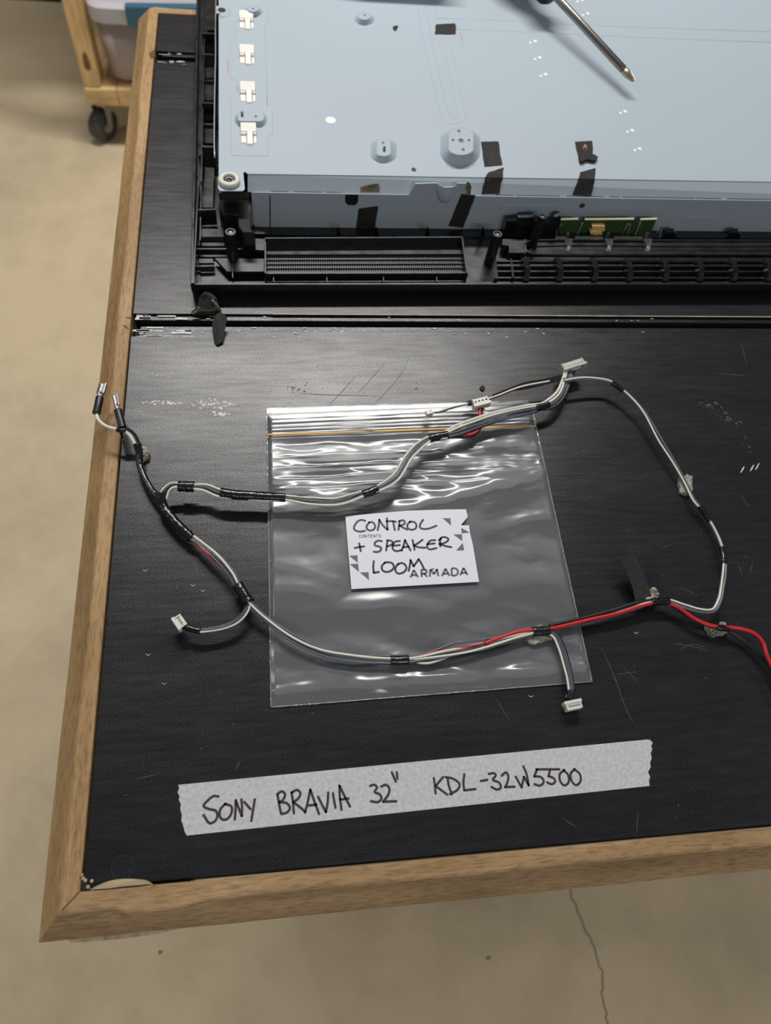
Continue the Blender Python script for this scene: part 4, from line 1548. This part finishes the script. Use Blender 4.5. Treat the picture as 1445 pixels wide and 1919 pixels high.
def bundle(path, strands, pinch=(), label=None, step=.0015, seed=0):
    """strands: (material, radius, side offset, height offset); the pack tightens at the taped places"""
    P = zpath(path, step)
    FR = frames(P)
    N = len(P)
    Lp = [0.0]
    for i in range(1, N): Lp.append(Lp[-1] + (P[i] - P[i - 1]).length)
    for k, (mt_, r, a, b_) in enumerate(strands):
        m = MB()
        pts = []
        for i, p in enumerate(P):
            f = Lp[i] / Lp[-1]
            sp_ = 1.0
            for q in pinch:
                sp_ = min(sp_, .62 + .5 * min(1, abs(f - q) / .09))
            w = noise.noise(Vector((Lp[i] * 28, k * 3.7 + seed, 0)))
            w2 = noise.noise(Vector((Lp[i] * 28, k * 5.1 + seed, 9)))
            t, s, n = FR[i]
            ph = math.atan2(a, b_ * 1.4) + 1.5 * noise.noise(Vector((Lp[i] * 11, seed * 1.3, 4)))
            A_ = math.hypot(a, b_ * 1.4) * 1.22
            pts.append(p + s * (A_ * math.sin(ph) * sp_ + w * .0010 * sp_) + n * (A_ * .62 * math.cos(ph) * sp_ + w2 * .0006))
        for q in pts:
            q.z = max(q.z, TZ + r + .0006)
        m.tube(pts, r, 8)
        m.build('wire', mt_, loom)
    return P


def wire(path, mt_, r, label=None):
    m = MB()
    m.tube(zpath(path), r, 10)
    o = m.build('wire', mt_, loom)
    if label: tag(o, label)


def wrap(path, r, mt_='pvc_tape', name='tape_wrap', flat=.9, wob=.10, wf=420, n=14, label=None):
    m = MB()
    P = zpath(path, .0008)
    r0 = r
    r = (lambda f: r0(f) * 1.16) if callable(r0) else r0 * 1.16
    m.tube(P, r, n, flat=flat, wob=wob, wf=wf)
    o = m.build(name, mt_, loom)
    if label: tag(o, label)
    return o


G, Wt, Rd, Bk = 'wire_grey', 'wire_white', 'wire_red', 'wire_black'
rg = .00062
# upper branch
up1 = [(304, 936, 8), (311, 919, 10), (324, 909, 12), (349, 911, 12), (385, 912, 12), (415, 923, 12), (475, 929, 11), (535, 932, 11), (580, 938, 10), (632, 941, 9.5), (680, 926, 11), (708, 916, 12), (740, 896, 13), (770, 850, 13), (805, 822, 12), (836, 816, 12)]
bundle(up1, [(Wt, .00070, -.0017, .0008), (G, rg, -.0009, .0004), (G, rg, .0001, .0010), (G, rg, .0010, .0002), (G, rg, .0017, -.0004), (Wt, .00075, .0021, .0006), (Bk, .0007, .0004, -.0006), (Rd, .0007, -.0006, -.0009)], (.09, .26, .40, .66, .95), seed=1)
up2 = [(830, 817, 12), (880, 798, 12), (940, 778, 12), (1005, 764, 12), (1028, 758, 12), (1048, 742, 12), (1060, 716, 12), (1066, 696, 12), (1069, 690, 12)]
bundle(up2, [(Wt, .00085, -.0026, .0012), (Wt, .0008, -.0013, .0008), (G, rg, -.0004, .0004), (G, rg, .0006, .0006), (G, rg, .0015, 0), (G, rg, .0024, -.0004), (G, rg, .0010, -.0010), (Bk, .0006, .0030, -.0008)], (.02, .62), seed=2)
for pth_, r_, wb in (([(302, 924, 10), (302, 936, 9), (306, 950, 8), (330, 980, 8), (359, 1008, 7)], lambda f: .0029 - .0004 * f, .07),
                     ([(334, 911, 12), (349, 911.5, 12), (364, 912, 12)], .0030, .12),
                     ([(413, 923, 12), (440, 927, 11.5), (475, 929, 11), (505, 931, 11), (535, 932, 11)], lambda f: .0028 - .0002 * f, .07),
                     ([(680, 926.5, 11), (694, 922, 11.5), (708, 916, 12)], .0024, .06),
                     ([(804, 822, 12), (820, 818.5, 12), (839, 815, 12)], .0026, .06),
                     ([(1004, 764, 12), (1016, 761.5, 12), (1028, 757, 12)], .0023, .10)):
    wrap(pth_, r_, wob=wb)
# red and black tails to the white four way plug
wire([(826, 819, 11), (850, 815.5, 11), (868, 815, 10), (886, 813, 10), (897, 804, 10), (900, 788, 11), (898, 764, 11)], Rd, .00105, 'red wire to the white plug')
wire([(826, 820, 10), (850, 819, 10), (870, 820, 9), (888, 817, 9), (899, 806, 9), (903, 788, 10), (904, 764, 11)], Bk, .0008)
wire([(836, 816, 11), (870, 813, 9), (889, 809, 9), (902, 800, 9), (906, 780, 10), (908, 762, 11)], Wt, .0007)


def plug(p0, p1, z, depth, h, pins, mt_, label, slots=True, sgn=1, latch=False):
    """moulded connector housing; p0-p1 its long front edge, depth behind it"""
    a, b_ = U(*p0, z), U(*p1, z)
    t = (b_ - a).normalized()
    n = Vector((-t.y, t.x, 0)) * sgn
    Lx = (b_ - a).length
    m = MB()
    dn = Vector((0, 0, -h))
    m.hexa([a + dn, b_ + dn, b_ + n * depth + dn, a + n * depth + dn], [a, b_, b_ + n * depth, a + n * depth])
    # shoulder flange and side keys
    f0, f1 = .0, depth * .34
    ex = t * .0006
    m.hexa([a - ex + dn * 1.0, b_ + ex + dn * 1.0, b_ + ex + n * f1 + dn, a - ex + n * f1 + dn], [q + Vector((0, 0, .0006)) for q in (a - ex, b_ + ex, b_ + ex + n * f1, a - ex + n * f1)])
    for k in (0.06, .94):
        c = a.lerp(b_, k)
        m.hexa([c - t * .0005 + n * f1, c + t * .0005 + n * f1, c + t * .0005 + n * depth, c - t * .0005 + n * depth],
               [q + Vector((0, 0, .0005)) for q in (c - t * .0005 + n * f1, c + t * .0005 + n * f1, c + t * .0005 + n * depth, c - t * .0005 + n * depth)])
    o = m.build('plug', mt_, loom, bevel=.0002)
    tag(o, label)
    if slots:
        m = MB()
        for k in range(pins):
            f = (k + .5) / pins
            c = a.lerp(b_, .06 + .88 * f) + n * (depth * .5)
            w = Lx * .88 / pins * .26
            q = [c - t * w, c + t * w, c + t * w + n * depth * .22, c - t * w + n * depth * .22]
            m.add([x + Vector((0, 0, .00008)) for x in q], [[0, 1, 2, 3]])
        m.build('pin_slot', 'plug_hole', o)
    return o


plug((891, 762.5), (920, 755), .0145, .0062, .0048, 4, 'plug_white', 'white four way plug on red and black wires')
# large pale grey plug
pg = plug((1059, 694), (1099, 681.5), .0155, .0058, .0062, 14, 'plug_grey', 'large pale grey plug with a latch', slots=False)
m = MB()
a, b_ = U(1063, 688, .0158), U(1097, 677, .0158)
stroke(m, [a, b_], .0009, curve=False, caps=False)
m.build('slot', 'plug_hole', pg)
m = MB()
for l in ([(1072, 693), (1087, 688.5), (1085, 680), (1090, 678)], [(1072, 693), (1071, 687)]):
    m.tube([U(a, b, .0140) for a, b in l], .0009, 6)
m.hexa([U(x, y, .010) for x, y in ((1055, 684), (1061, 694), (1066, 692), (1060, 682))], [U(x, y, .0150) for x, y in ((1055, 684), (1061, 694), (1066, 692), (1060, 682))])
m.build('latch', 'plug_grey', pg, bevel=.0002)
# thin sub branch with the flat black tape and the tiny plug
wire([(808, 776, 8), (826, 770, 9), (846, 763, 10), (878, 756, 11), (905, 750, 9), (930, 742, 10), (975, 725, 12), (1030, 714, 14)], Wt, .0006)
wire([(806, 774, 8), (826, 772, 9), (846, 765, 9.5), (878, 757, 10.5), (905, 752, 8), (930, 744, 9), (975, 727, 11), (1030, 715, 13.5)], Bk, .0006)
wrap([(877, 756.5, 11), (888, 753.5, 10.5), (897, 751, 10)], .0016)
plug((801, 777), (811, 774.5), .0105, .0035, .0035, 2, 'plug_white', 'tiny white plug at the end of a thin lead', slots=False)
m = MB()
tp_ = [U(x, y, z / 1000) for x, y, z in ((922, 740, 11), (955, 727, 11.5), (984, 716, 12), (1020, 710, 13), (1058, 701, 14))]
tb_ = [U(x, y, z / 1000) for x, y, z in ((922, 743, 9.5), (955, 734, 9), (984, 730, 9), (1020, 722, 10), (1058, 711, 12))]
tp_, tb_ = smooth_path(tp_, .004), smooth_path(tb_, .004)
k_ = min(len(tp_), len(tb_))
tp_ = [tp_[int(i * (len(tp_) - 1) / (k_ - 1))] for i in range(k_)]
tb_ = [tb_[int(i * (len(tb_) - 1) / (k_ - 1))] for i in range(k_)]
m.loft([[tp_[i], tp_[i] + Vector((0, -.0001, .0003)), tb_[i] + Vector((0, -.0001, .0003)), tb_[i]] for i in range(k_)], smooth=False)
tag(m.build('tape_wrap', 'cloth_tape', loom), 'flat black tape folded along the thin lead')
# right loop
loop = [(1056, 713, 14), (1085, 709, 13), (1115, 710, 12), (1145, 716, 11), (1168, 733, 10), (1202, 768, 9), (1240, 830, 8), (1262, 865, 7), (1285, 907, 6), (1300, 937, 6), (1322, 963, 6), (1343, 1000, 6), (1354, 1030, 6), (1357, 1060, 7), (1354, 1095, 8), (1348, 1126, 8), (1336, 1145, 8), (1312, 1146, 8), (1283, 1138, 8), (1252, 1127, 8), (1225, 1128, 8), (1180, 1142, 7), (1110, 1162, 6), (1060, 1172, 6), (1014, 1183, 6)]
bundle(loop, [(G, .00085, -.0007, .0004), (Wt, .00065, .0006, .0007), (G, .0006, .0008, -.0004)], (.12, .40, .52, .78), seed=5)
for p_, r_ in (([(1146, 717, 11), (1157, 724, 10.5), (1168, 733, 10)], .0016), ([(1311, 949, 6), (1321, 962, 6), (1331, 977, 6)], .0017),
               ([(1353, 1026, 6), (1355, 1040, 6), (1356, 1056, 7)], .0019), ([(1222, 1128.5, 8), (1236, 1127, 8), (1254, 1126.5, 8)], .0022)):
    wrap(p_, r_, wob=.16)
# lower run
low = [(359, 1006, 7), (380, 1020, 8), (410, 1045, 9), (436, 1075, 9), (447, 1096, 9), (457, 1115, 9), (468, 1130, 9), (500, 1160, 8), (550, 1195, 8), (610, 1222, 7.5), (670, 1234, 7.2), (732, 1237, 7.2), (748, 1237.5, 7.2), (766, 1236, 7.2), (820, 1228, 6.8), (870, 1220, 6), (930, 1206, 6), (1000, 1186, 6)]
bundle(low, [(Wt, .00070, -.0010, .0010), (G, rg, -.0016, .0001), (G, rg, -.0002, .0004), (G, rg, .0007, .0002), (G, rg, .0014, -.0003), (G, rg, .0018, .0006), (Bk, .0007, .0020, -.0006)], (.04, .30, .70, .98), seed=8)
wire([(357, 1009, 7), (372, 1022, 8), (390, 1039, 8.5), (402, 1050, 8.2), (418, 1064, 7.5)], Rd, .0008, 'red wire coming out of the thick black wrap')
wire([(766, 1233, 6.4), (810, 1223, 6.8), (860, 1214, 7), (900, 1207, 7.2), (925, 1199, 7.2)], Rd, .0006)
wire([(766, 1237, 7), (820, 1231, 7.5), (880, 1221, 7.8), (930, 1207, 8), (970, 1194, 8), (1000, 1186, 8)], Wt, .0007)
wire([(908, 1206, 7), (920, 1201, 7), (945, 1192, 7), (975, 1183, 7.2), (1000, 1180, 7.5), (1031, 1178, 7.5), (1060, 1172, 7), (1110, 1160, 7), (1160, 1149, 7.5), (1200, 1136, 8), (1224, 1130, 8)], Rd, .00115, 'red wire along the lower run')
wire([(1030, 1173, 6), (1090, 1159, 6), (1150, 1143, 7), (1195, 1129, 8), (1224, 1126, 8)], Bk, .0011)
wire([(766, 1238, 6.2), (800, 1243, 6.6), (850, 1228, 6.6), (920, 1213, 6.4), (1000, 1188, 6.2)], Wt, .0007)
wire([(766, 1236, 6), (815, 1219, 6.5), (850, 1206, 6.5), (910, 1198, 6.2), (1000, 1183, 6)], G, .0007)
for p_, r_, wb in (([(446, 1096, 9), (457, 1114, 9), (467, 1129, 9)], .0030, .10), ([(732, 1237, 7.2), (748, 1237.5, 7.2), (766, 1236.5, 7.2)], .0025, .03), ([(998, 1184, 6.9), (1014, 1183, 6.9), (1030, 1181.5, 6.9)], .0026, .05)):
    wrap(p_, r_, wob=wb)
# small plug, lower left
bundle([(467, 1128, 9), (461, 1146, 9), (445, 1164, 9), (418, 1176, 9), (390, 1181, 9), (372, 1182, 9), (345, 1174, 9), (334, 1169, 9)], [(Wt, .0006, -.0006, .0004), (G, .00055, .0004, .0006), (G, .00055, .0009, -.0003), (G, .00055, -.0002, -.0006)], (.78,), seed=11)
wrap([(376, 1182.5, 9), (360, 1179, 9), (343, 1173, 9)], .0016, wob=.12)
plug((321, 1161), (334, 1180), .0112, .0058, .0040, 5, 'plug_white', 'small white plug at the lower left end')
# small plug, bottom
bundle([(1026, 1184, 6.5), (1040, 1192, 7), (1052, 1214, 7), (1062, 1245, 7), (1069, 1275, 7), (1070, 1296, 7), (1066, 1310, 6)], [(Wt, .0007, .0012, .0005), (Bk, .00055, -.0016, .0001), (G, .00055, -.0009, .0003), (G, .00055, -.0001, .0006), (G, .00055, .0006, -.0002)], (.02, .92), seed=13)
wrap([(1069, 1293, 7), (1067, 1302, 6.5), (1064, 1310, 6)], .0013, 'sleeve', 'sleeve', wob=.05)
plug((1087, 1309), (1058, 1315), .0085, .0052, .0045, 8, 'plug_white', 'small white plug at the bottom end with dark slots')
# thin black sleeved pair leaving at the right, red wire beside it
wire([(1250, 1129, 8), (1272, 1139, 8), (1296, 1156, 8), (1322, 1169, 8), (1346, 1175, 8), (1368, 1176, 8), (1395, 1180, 9), (1416, 1189, 10), (1430, 1205, 10), (1437, 1228, 10), (1445, 1246, 9), (1462, 1275, 7), (1470, 1320, 5)], Rd, .00125, 'red wire running off to the right')
wire([(1250, 1130, 7.5), (1266, 1138, 7), (1296, 1158, 7), (1340, 1176, 7), (1366, 1181, 6.5), (1395, 1199, 5), (1420, 1222, 4), (1448, 1252, 4), (1475, 1295, 4), (1490, 1330, 3)], Bk, .0008)
wire([(1252, 1131, 7), (1268, 1141, 6.5), (1298, 1161, 6.5), (1340, 1177, 6.5), (1366, 1183, 6), (1394, 1202, 4.5), (1418, 1226, 3.6), (1446, 1257, 3.6), (1472, 1300, 3.6), (1487, 1334, 3)], Bk, .0008)
wrap([(1342, 1174.5, 8), (1353, 1177, 8), (1365, 1178.5, 7.5)], .0016, wob=.1)
# the lead with the two spade terminals
wire([(181, 774, 16), (184, 786, 16), (196, 797, 15), (212, 803, 15), (228, 806, 15), (241, 814, 13), (250, 827, 11), (256, 842, 9)], Wt, .00105, 'cream wire to the first spade terminal')
wire([(231, 800, 15), (240, 804, 14), (251, 813, 12), (259, 828, 10), (261, 846, 8)], Bk, .0010)
wrap([(257, 832, 10), (261, 850, 8), (262, 870, 7), (270, 893, 7), (284, 918, 7), (302, 938, 8)], lambda f: .0022 - .0004 * math.sin(f * 3.14), wob=.08, label='black taped lead to the spade terminals')
wrap([(219, 805, 15), (227, 806.5, 15), (236, 806, 15)], .0014, wob=.15)
m = MB()
q = smooth_path([U(x, y, z / 1000) for x, y, z in ((224, 806, 13), (228, 815, 6), (230, 821, 1.5))], .001)
m.tube(q, .0009, 6, flat=.5)
m.build('tape_tail', 'pvc_tape', loom)


def spade(p0, p1, z, w, label):
    """crimped receptacle: flat back with two rolled sides and a crimp neck"""
    a, b_ = U(*p0, z), U(*p1, z)
    t = (b_ - a)
    Lx = t.length
    t.normalize()
    n = Vector((-t.y, t.x, 0))
    m = MB()
    rings = []
    for f, ww, roll in ((0, w, 1), (.70, w, 1), (.84, w * .62, .8), (1.0, w * .5, .9)):
        c = a + t * Lx * f
        ring = []
        prof = [(-1, .0), (-1.04, .0010), (-.92, .0017), (-.62, .0019), (-.55, .0015), (-.72, .0011), (-.72, .0006), (0, .0004), (.72, .0006), (.72, .0011), (.55, .0015), (.62, .0019), (.92, .0017), (1.04, .0010), (1, 0), (0, -.0004)]
        for x, h in prof:
            ring.append(c + n * x * ww / 2 + Vector((0, 0, h * roll)))
        rings.append(ring)
    m.loft(rings, smooth=False)
    m.lathe([(w * .16, 0), (w * .14, .0004), (0, .0005)], a + t * Lx * .62 + Vector((0, 0, .0005)), (0, 0, 1), 10)
    o = m.build('spade_terminal', 'tin', loom)
    tag(o, label)


spade((194, 720), (186.5, 746), .0165, .0052, 'tinned spade terminal on the cream wire')
spade((215.5, 741), (222, 770), .0155, .0038, 'tinned spade terminal on the black wire')
wrap([(187, 745, 16.5), (184, 760, 16.5), (180.5, 775, 16)], .0022, 'sleeve', 'sleeve', wob=.02)
wrap([(221, 769, 15.5), (225, 784, 15.5), (230, 803, 15)], .0022, 'sleeve', 'sleeve', wob=.03)


def pad(poly, z0, z1, label, seed, amp=.0006):
    m = MB()
    base = jag([U(a, b, z0) for a, b in poly], amp, 4, seed)
    c = sum(base, Vector()) / len(base)
    rnd = random.Random(seed)
    n_ = len(base)
    mid_ = [p.lerp(c, .05) + Vector((0, 0, (z1 - z0) * rnd.uniform(.5, .9))) for p in base]
    top = [p.lerp(c, .45) + Vector((0, 0, (z1 - z0) * rnd.uniform(.6, 1.2))) for p in base]
    m.loft([base, mid_, top], smooth=False)
    tag(m.build('adhesive_pad', 'pad', loom), label)


pad([(258, 842), (272, 840), (281, 848), (279, 861), (267, 868), (258, 862)], .0006, .0055, 'grey adhesive remnant by the spade terminal lead', 1)
pad([(1271, 896), (1284, 892), (1294, 896), (1297, 922), (1286, 931), (1272, 927), (1269, 910)], .0006, .0045, 'grey adhesive remnant on the right loop', 2)
pad([(985, 1200), (996, 1192), (1032, 1190), (1034, 1198), (1014, 1207), (990, 1207)], .0035, .0060, 'grey adhesive remnant below the lower wrap', 3)
pad([(1003, 1180), (1008, 1171), (1015, 1173), (1018, 1181)], .0035, .0060, 'small grey adhesive remnant above the lower wrap', 4)
pad([(1190, 1128), (1208, 1118), (1218, 1104), (1229, 1106), (1233, 1122), (1222, 1130), (1200, 1136)], .0035, .0085, 'grey adhesive remnant by the black tape tail', 5)
pad([(1318, 1172), (1330, 1178), (1350, 1182), (1362, 1186), (1352, 1192), (1332, 1196), (1324, 1188)], .0006, .0070, 'grey adhesive remnant under the red wire', 6)
pad([(1345, 1173), (1350, 1166), (1357, 1168), (1360, 1176)], .0050, .0075, 'small grey adhesive remnant above the red wire', 7)
m = MB()
tp_ = smooth_path([U(x, y, z / 1000) for x, y, z in ((1163, 1051, 14), (1177, 1080, 11), (1186, 1105, 9), (1191, 1130, 7.5))], .002)
tb_ = smooth_path([U(x, y, z / 1000) for x, y, z in ((1185, 1031, 14), (1202, 1065, 11), (1214, 1095, 9), (1222, 1122, 7.5))], .002)
k_ = min(len(tp_), len(tb_))
tp_ = [tp_[int(i * (len(tp_) - 1) / (k_ - 1))] for i in range(k_)]
tb_ = [tb_[int(i * (len(tb_) - 1) / (k_ - 1))] for i in range(k_)]
m.loft([[tp_[i], tb_[i], tb_[i] + Vector((0, 0, .0003)), tp_[i] + Vector((0, 0, .0003))] for i in range(k_)], smooth=False)
tag(m.build('tape_tail', 'cloth_tape', loom), 'loose black tape tail standing off the loom')

# ------------------------------------------------------------------ scraps of tape on the bench
m = MB()
rings = []
o1 = [(358, 588), (370, 583), (376, 570), (386, 562), (399, 564), (408, 574), (413, 585), (403, 590), (380, 591)]
base = [U(a, b, .0002) for a, b in o1]
c = sum(base, Vector()) / len(base)
mid_ = [p.lerp(c, .02) + Vector((0, .001, h)) for p, h in zip(base, (.001, .003, .007, .009, .008, .007, .004, .003, .003))]
top = [p.lerp(c, .45) + Vector((0, 0, h)) for p, h in zip(base, (.002, .003, .006, .010, .009, .008, .003, .004, .003))]
m.loft([base, mid_, top], smooth=False)
sc1 = tag(m.build('tape_scrap', 'cloth_tape'), 'crumpled scrap of black tape just in front of the television corner', 'tape scrap', 'scraps of black tape on the bench')
m = MB()
m.tube(smooth_path([U(a, b, z) for a, b, z in ((397, 563, .010), (404, 569, .0095), (409, 577, .007), (413, 583, .004))], .001), .0011, 6, wob=.5, wf=900)
m.tube(smooth_path([U(a, b, z) for a, b, z in ((360, 588, .002), (368, 584, .003), (373, 576, .006))], .001), .0010, 6, wob=.5, wf=900)
tag(m.build('adhesive_rim', 'residue', sc1), 'pale adhesive edge')
m = MB()
o2 = [(399, 611), (406, 600), (415, 597), (427, 603), (423, 622), (418, 643), (407, 649), (402, 643), (399, 628)]
base = [U(a, b, .0002) for a, b in o2]
hs = (.004, .006, .007, .005, .004, .002, .001, .001, .003)
t_ = [p + Vector((0, 0, h)) for p, h in zip(base, hs)]
c = sum(t_, Vector()) / len(t_) + Vector((0, 0, .0015))
n_ = len(t_)
lo2 = [p - Vector((0, 0, .0003)) for p in t_]
m.add(t_ + [c], [[i, (i + 1) % n_, n_] for i in range(n_)])
m.add(lo2 + [c - Vector((0, 0, .0003))], [[(i + 1) % n_, i, n_] for i in range(n_)])
m.add(t_ + lo2, [[i, n_ + i, n_ + (i + 1) % n_, (i + 1) % n_] for i in range(n_)])
tag(m.build('tape_scrap', 'cloth_tape'), 'narrow folded scrap of black tape lying across the joint between panels', 'tape scrap', 'scraps of black tape on the bench')
m = MB()
m.prism(jag([U(a, b, .0001) for a, b in ((899, 728), (903, 723), (909, 726), (907, 732), (902, 733))], .0003, 2, 3), (0, 0, .0008))
tag(m.build('tape_scrap', 'cloth_tape'), 'tiny black fleck of tape on the bench above the white four way plug', 'tape scrap', 'scraps of black tape on the bench')

# ------------------------------------------------------------------ pine trolley with a storage tub, on the floor behind
CZ = .105                                   # underside of the trolley frame above the floor
fp = U(160, 197, -TZ + CZ)
YF = fp.y
VY = Vector((0, 1, 0))


def FY(px, py, dy=0.0):
    return PLN(px, py, Vector((0, YF + dy, 0)), VY)


x0 = FY(167, 197).x
ztop = FY(167, 166).z
trolley = thing('trolley', 'pine trolley on a dark castor, standing on the floor beyond the bench corner', 'trolley', (x0, YF, 0))
bw = ztop - CZ
pz = 1.50
m = MB()
m.box(x0 - .002, x0 + .066, YF, YF + .045, CZ, ztop)
m.build('corner_block', 'pine_x', trolley, bevel=.002)
m = MB()
m.box(x0 + .067, x0 + .85, YF + .001, YF + .045, CZ, ztop)
m.build('front_rail', 'pine_x', trolley, bevel=.002)
m = MB()
m.box(x0, x0 + .045, YF + .046, YF + .75, CZ, ztop)
m.build('side_rail', 'pine', trolley, bevel=.002)
m = MB()
m.box(x0 + .80, x0 + .85, YF + .046, YF + .75, CZ, ztop)
m.build('side_rail', 'pine', trolley, bevel=.002)
m = MB()
m.box(x0 + .046, x0 + .80, YF + .046, YF + .75, ztop - .015, ztop)
m.build('deck', 'pine_x', trolley)
for zz_ in (.80, 1.20):  # unseen upper boards, added to shade the far floor
    m = MB()
    m.box(x0 + .002, x0 + .835, YF + .060, YF + .64, zz_, zz_ + .018)
    m.build('shade_shelf', 'pine_x', trolley)
pw = .037
for (px_, py_) in ((x0 - .002, YF + .002), (x0 + .80, YF + .002), (x0, YF + .65), (x0 + .80, YF + .65)):
    m = MB()
    m.box(px_, px_ + pw, py_, py_ + .055, ztop + .0005, pz)
    po = m.build('post', 'pine', trolley, bevel=.003)
    if py_ < YF + .1 and px_ < x0 + .1:
        tag(po, 'near left pine post with a dark knot')
        m = MB()
        kc = FY(163, 120, .0014)
        ring_ = [(kc + Vector((math.cos(t) * .007, 0, math.sin(t) * .020 * (1 + .3 * math.sin(t))))) for t in [k * .5 for k in range(12)]]
        m.add([Vector((p.x, YF + .0014, p.z)) for p in ring_], [list(range(12))])
        m.build('knot', 'knot', po)


def castor(cx, cy, label):
    m = MB()
    R_ = .036
    wc = Vector((cx, cy, R_))
    axx = Vector((.80, -.60, 0)).normalized()
    m.lathe([(.010, -.016), (R_ - .004, -.015), (R_, -.011), (R_, .011), (R_ - .004, .015), (.010, .016)], wc, axx, 28, 0)
    m.lathe([(.012, -.019), (.012, .019)], wc, axx, 14, 1, False)
    cs = m.build('castor', ['castor', 'castor_metal'], trolley)
    if label: tag(cs, label)
    m = MB()
    fw = Vector((-axx.y, axx.x, 0))
    tp = Vector((cx, cy, CZ)) + fw * .022
    for sg in (-1, 1):
        o = axx * sg * .0205
        base = [wc + o - fw * .005 - Vector((0, 0, .006)), wc + o + fw * .005 - Vector((0, 0, .008)), tp + o - fw * .004 - Vector((0, 0, .018)), tp + o - fw * .024 - Vector((0, 0, .018))]
        m.prism(base, axx * sg * .002)
    tpp = [tp + axx * a * .0225 + fw * b_ * .024 - Vector((0, 0, .020)) for a, b_ in ((-1, -1), (1, -1), (1, 1), (-1, 1))]
    m.prism(tpp, (0, 0, .010))
    m.lathe([(.020, -.011), (.020, -.002), (.006, 0)], tp, (0, 0, 1), 18)
    m.build('castor_fork', 'castor_metal', cs)


cc = U(199, 262, -TZ)
castor(cc.x, max(cc.y, YF + .01) + .006, 'dark swivel castor')
castor(x0 + .80, YF + .05, None)
castor(x0 + .05, YF + .70, None)
castor(x0 + .80, YF + .70, None)

# tub standing on the trolley
TY = .018
tub = thing('storage_tub', 'frosted plastic storage tub with a blue latch standing on the pine trolley', 'storage box', (x0 + .4, YF + TY + .17, ztop))
tl_, tb2 = FY(172, 40, TY), FY(207, 150, TY)
zl = FY(200, 36, TY).z
m = MB()


def rrect(xa, xb, ya, yb, z, r=.03, n=5):
    o = []
    for cx, cy, a0 in ((xb - r, yb - r, 0), (xa + r, yb - r, 90), (xa + r, ya + r, 180), (xb - r, ya + r, 270)):
        for k in range(n + 1):
            t = math.radians(a0 + 90 * k / n)
            o.append(Vector((cx + r * math.cos(t), cy + r * math.sin(t), z)))
    return o


xl = tb2.x
xt = x0 + .047
xr = xl + .56
dxt = xl - xt
m.loft([rrect(xl + .012, xr - .012, YF + TY + .012, YF + TY + .36, ztop + .0005), rrect(xl, xr, YF + TY, YF + TY + .37, ztop + .014), rrect(xt, xr + dxt, YF + TY - dxt, YF + TY + .37 + dxt, zl)], smooth=True)
m.build('tub_body', 'tub', tub)
m = MB()
zz = FY(190, 0, TY).z
m.loft([rrect(xt - .002, xr + dxt + .010, YF + TY - dxt - .010, YF + TY + .38 + dxt, zl), rrect(xt - .006, xr + dxt + .016, YF + TY - dxt - .016, YF + TY + .386 + dxt, zl + .006),
        rrect(xt - .006, xr + dxt + .016, YF + TY - dxt - .016, YF + TY + .386 + dxt, zl + .034), rrect(xt - .004, xr + dxt + .004, YF + TY - dxt - .004, YF + TY + .374 + dxt, zl + .040)], smooth=False)
tag(m.build('lid', 'tub_lid', tub), 'pale frosted lid')
m = MB()
yl = YF + TY - dxt - .018
lp = [PLN(a, b, Vector((0, yl, 0)), VY) for a, b in ((233, 3), (240, 43), (372, 49), (376, 5))]
m.prism(lp[::-1], (0, -.016, 0))
tag(m.build('latch', 'blue', tub, bevel=.004), 'blue latch clipped over the lid')
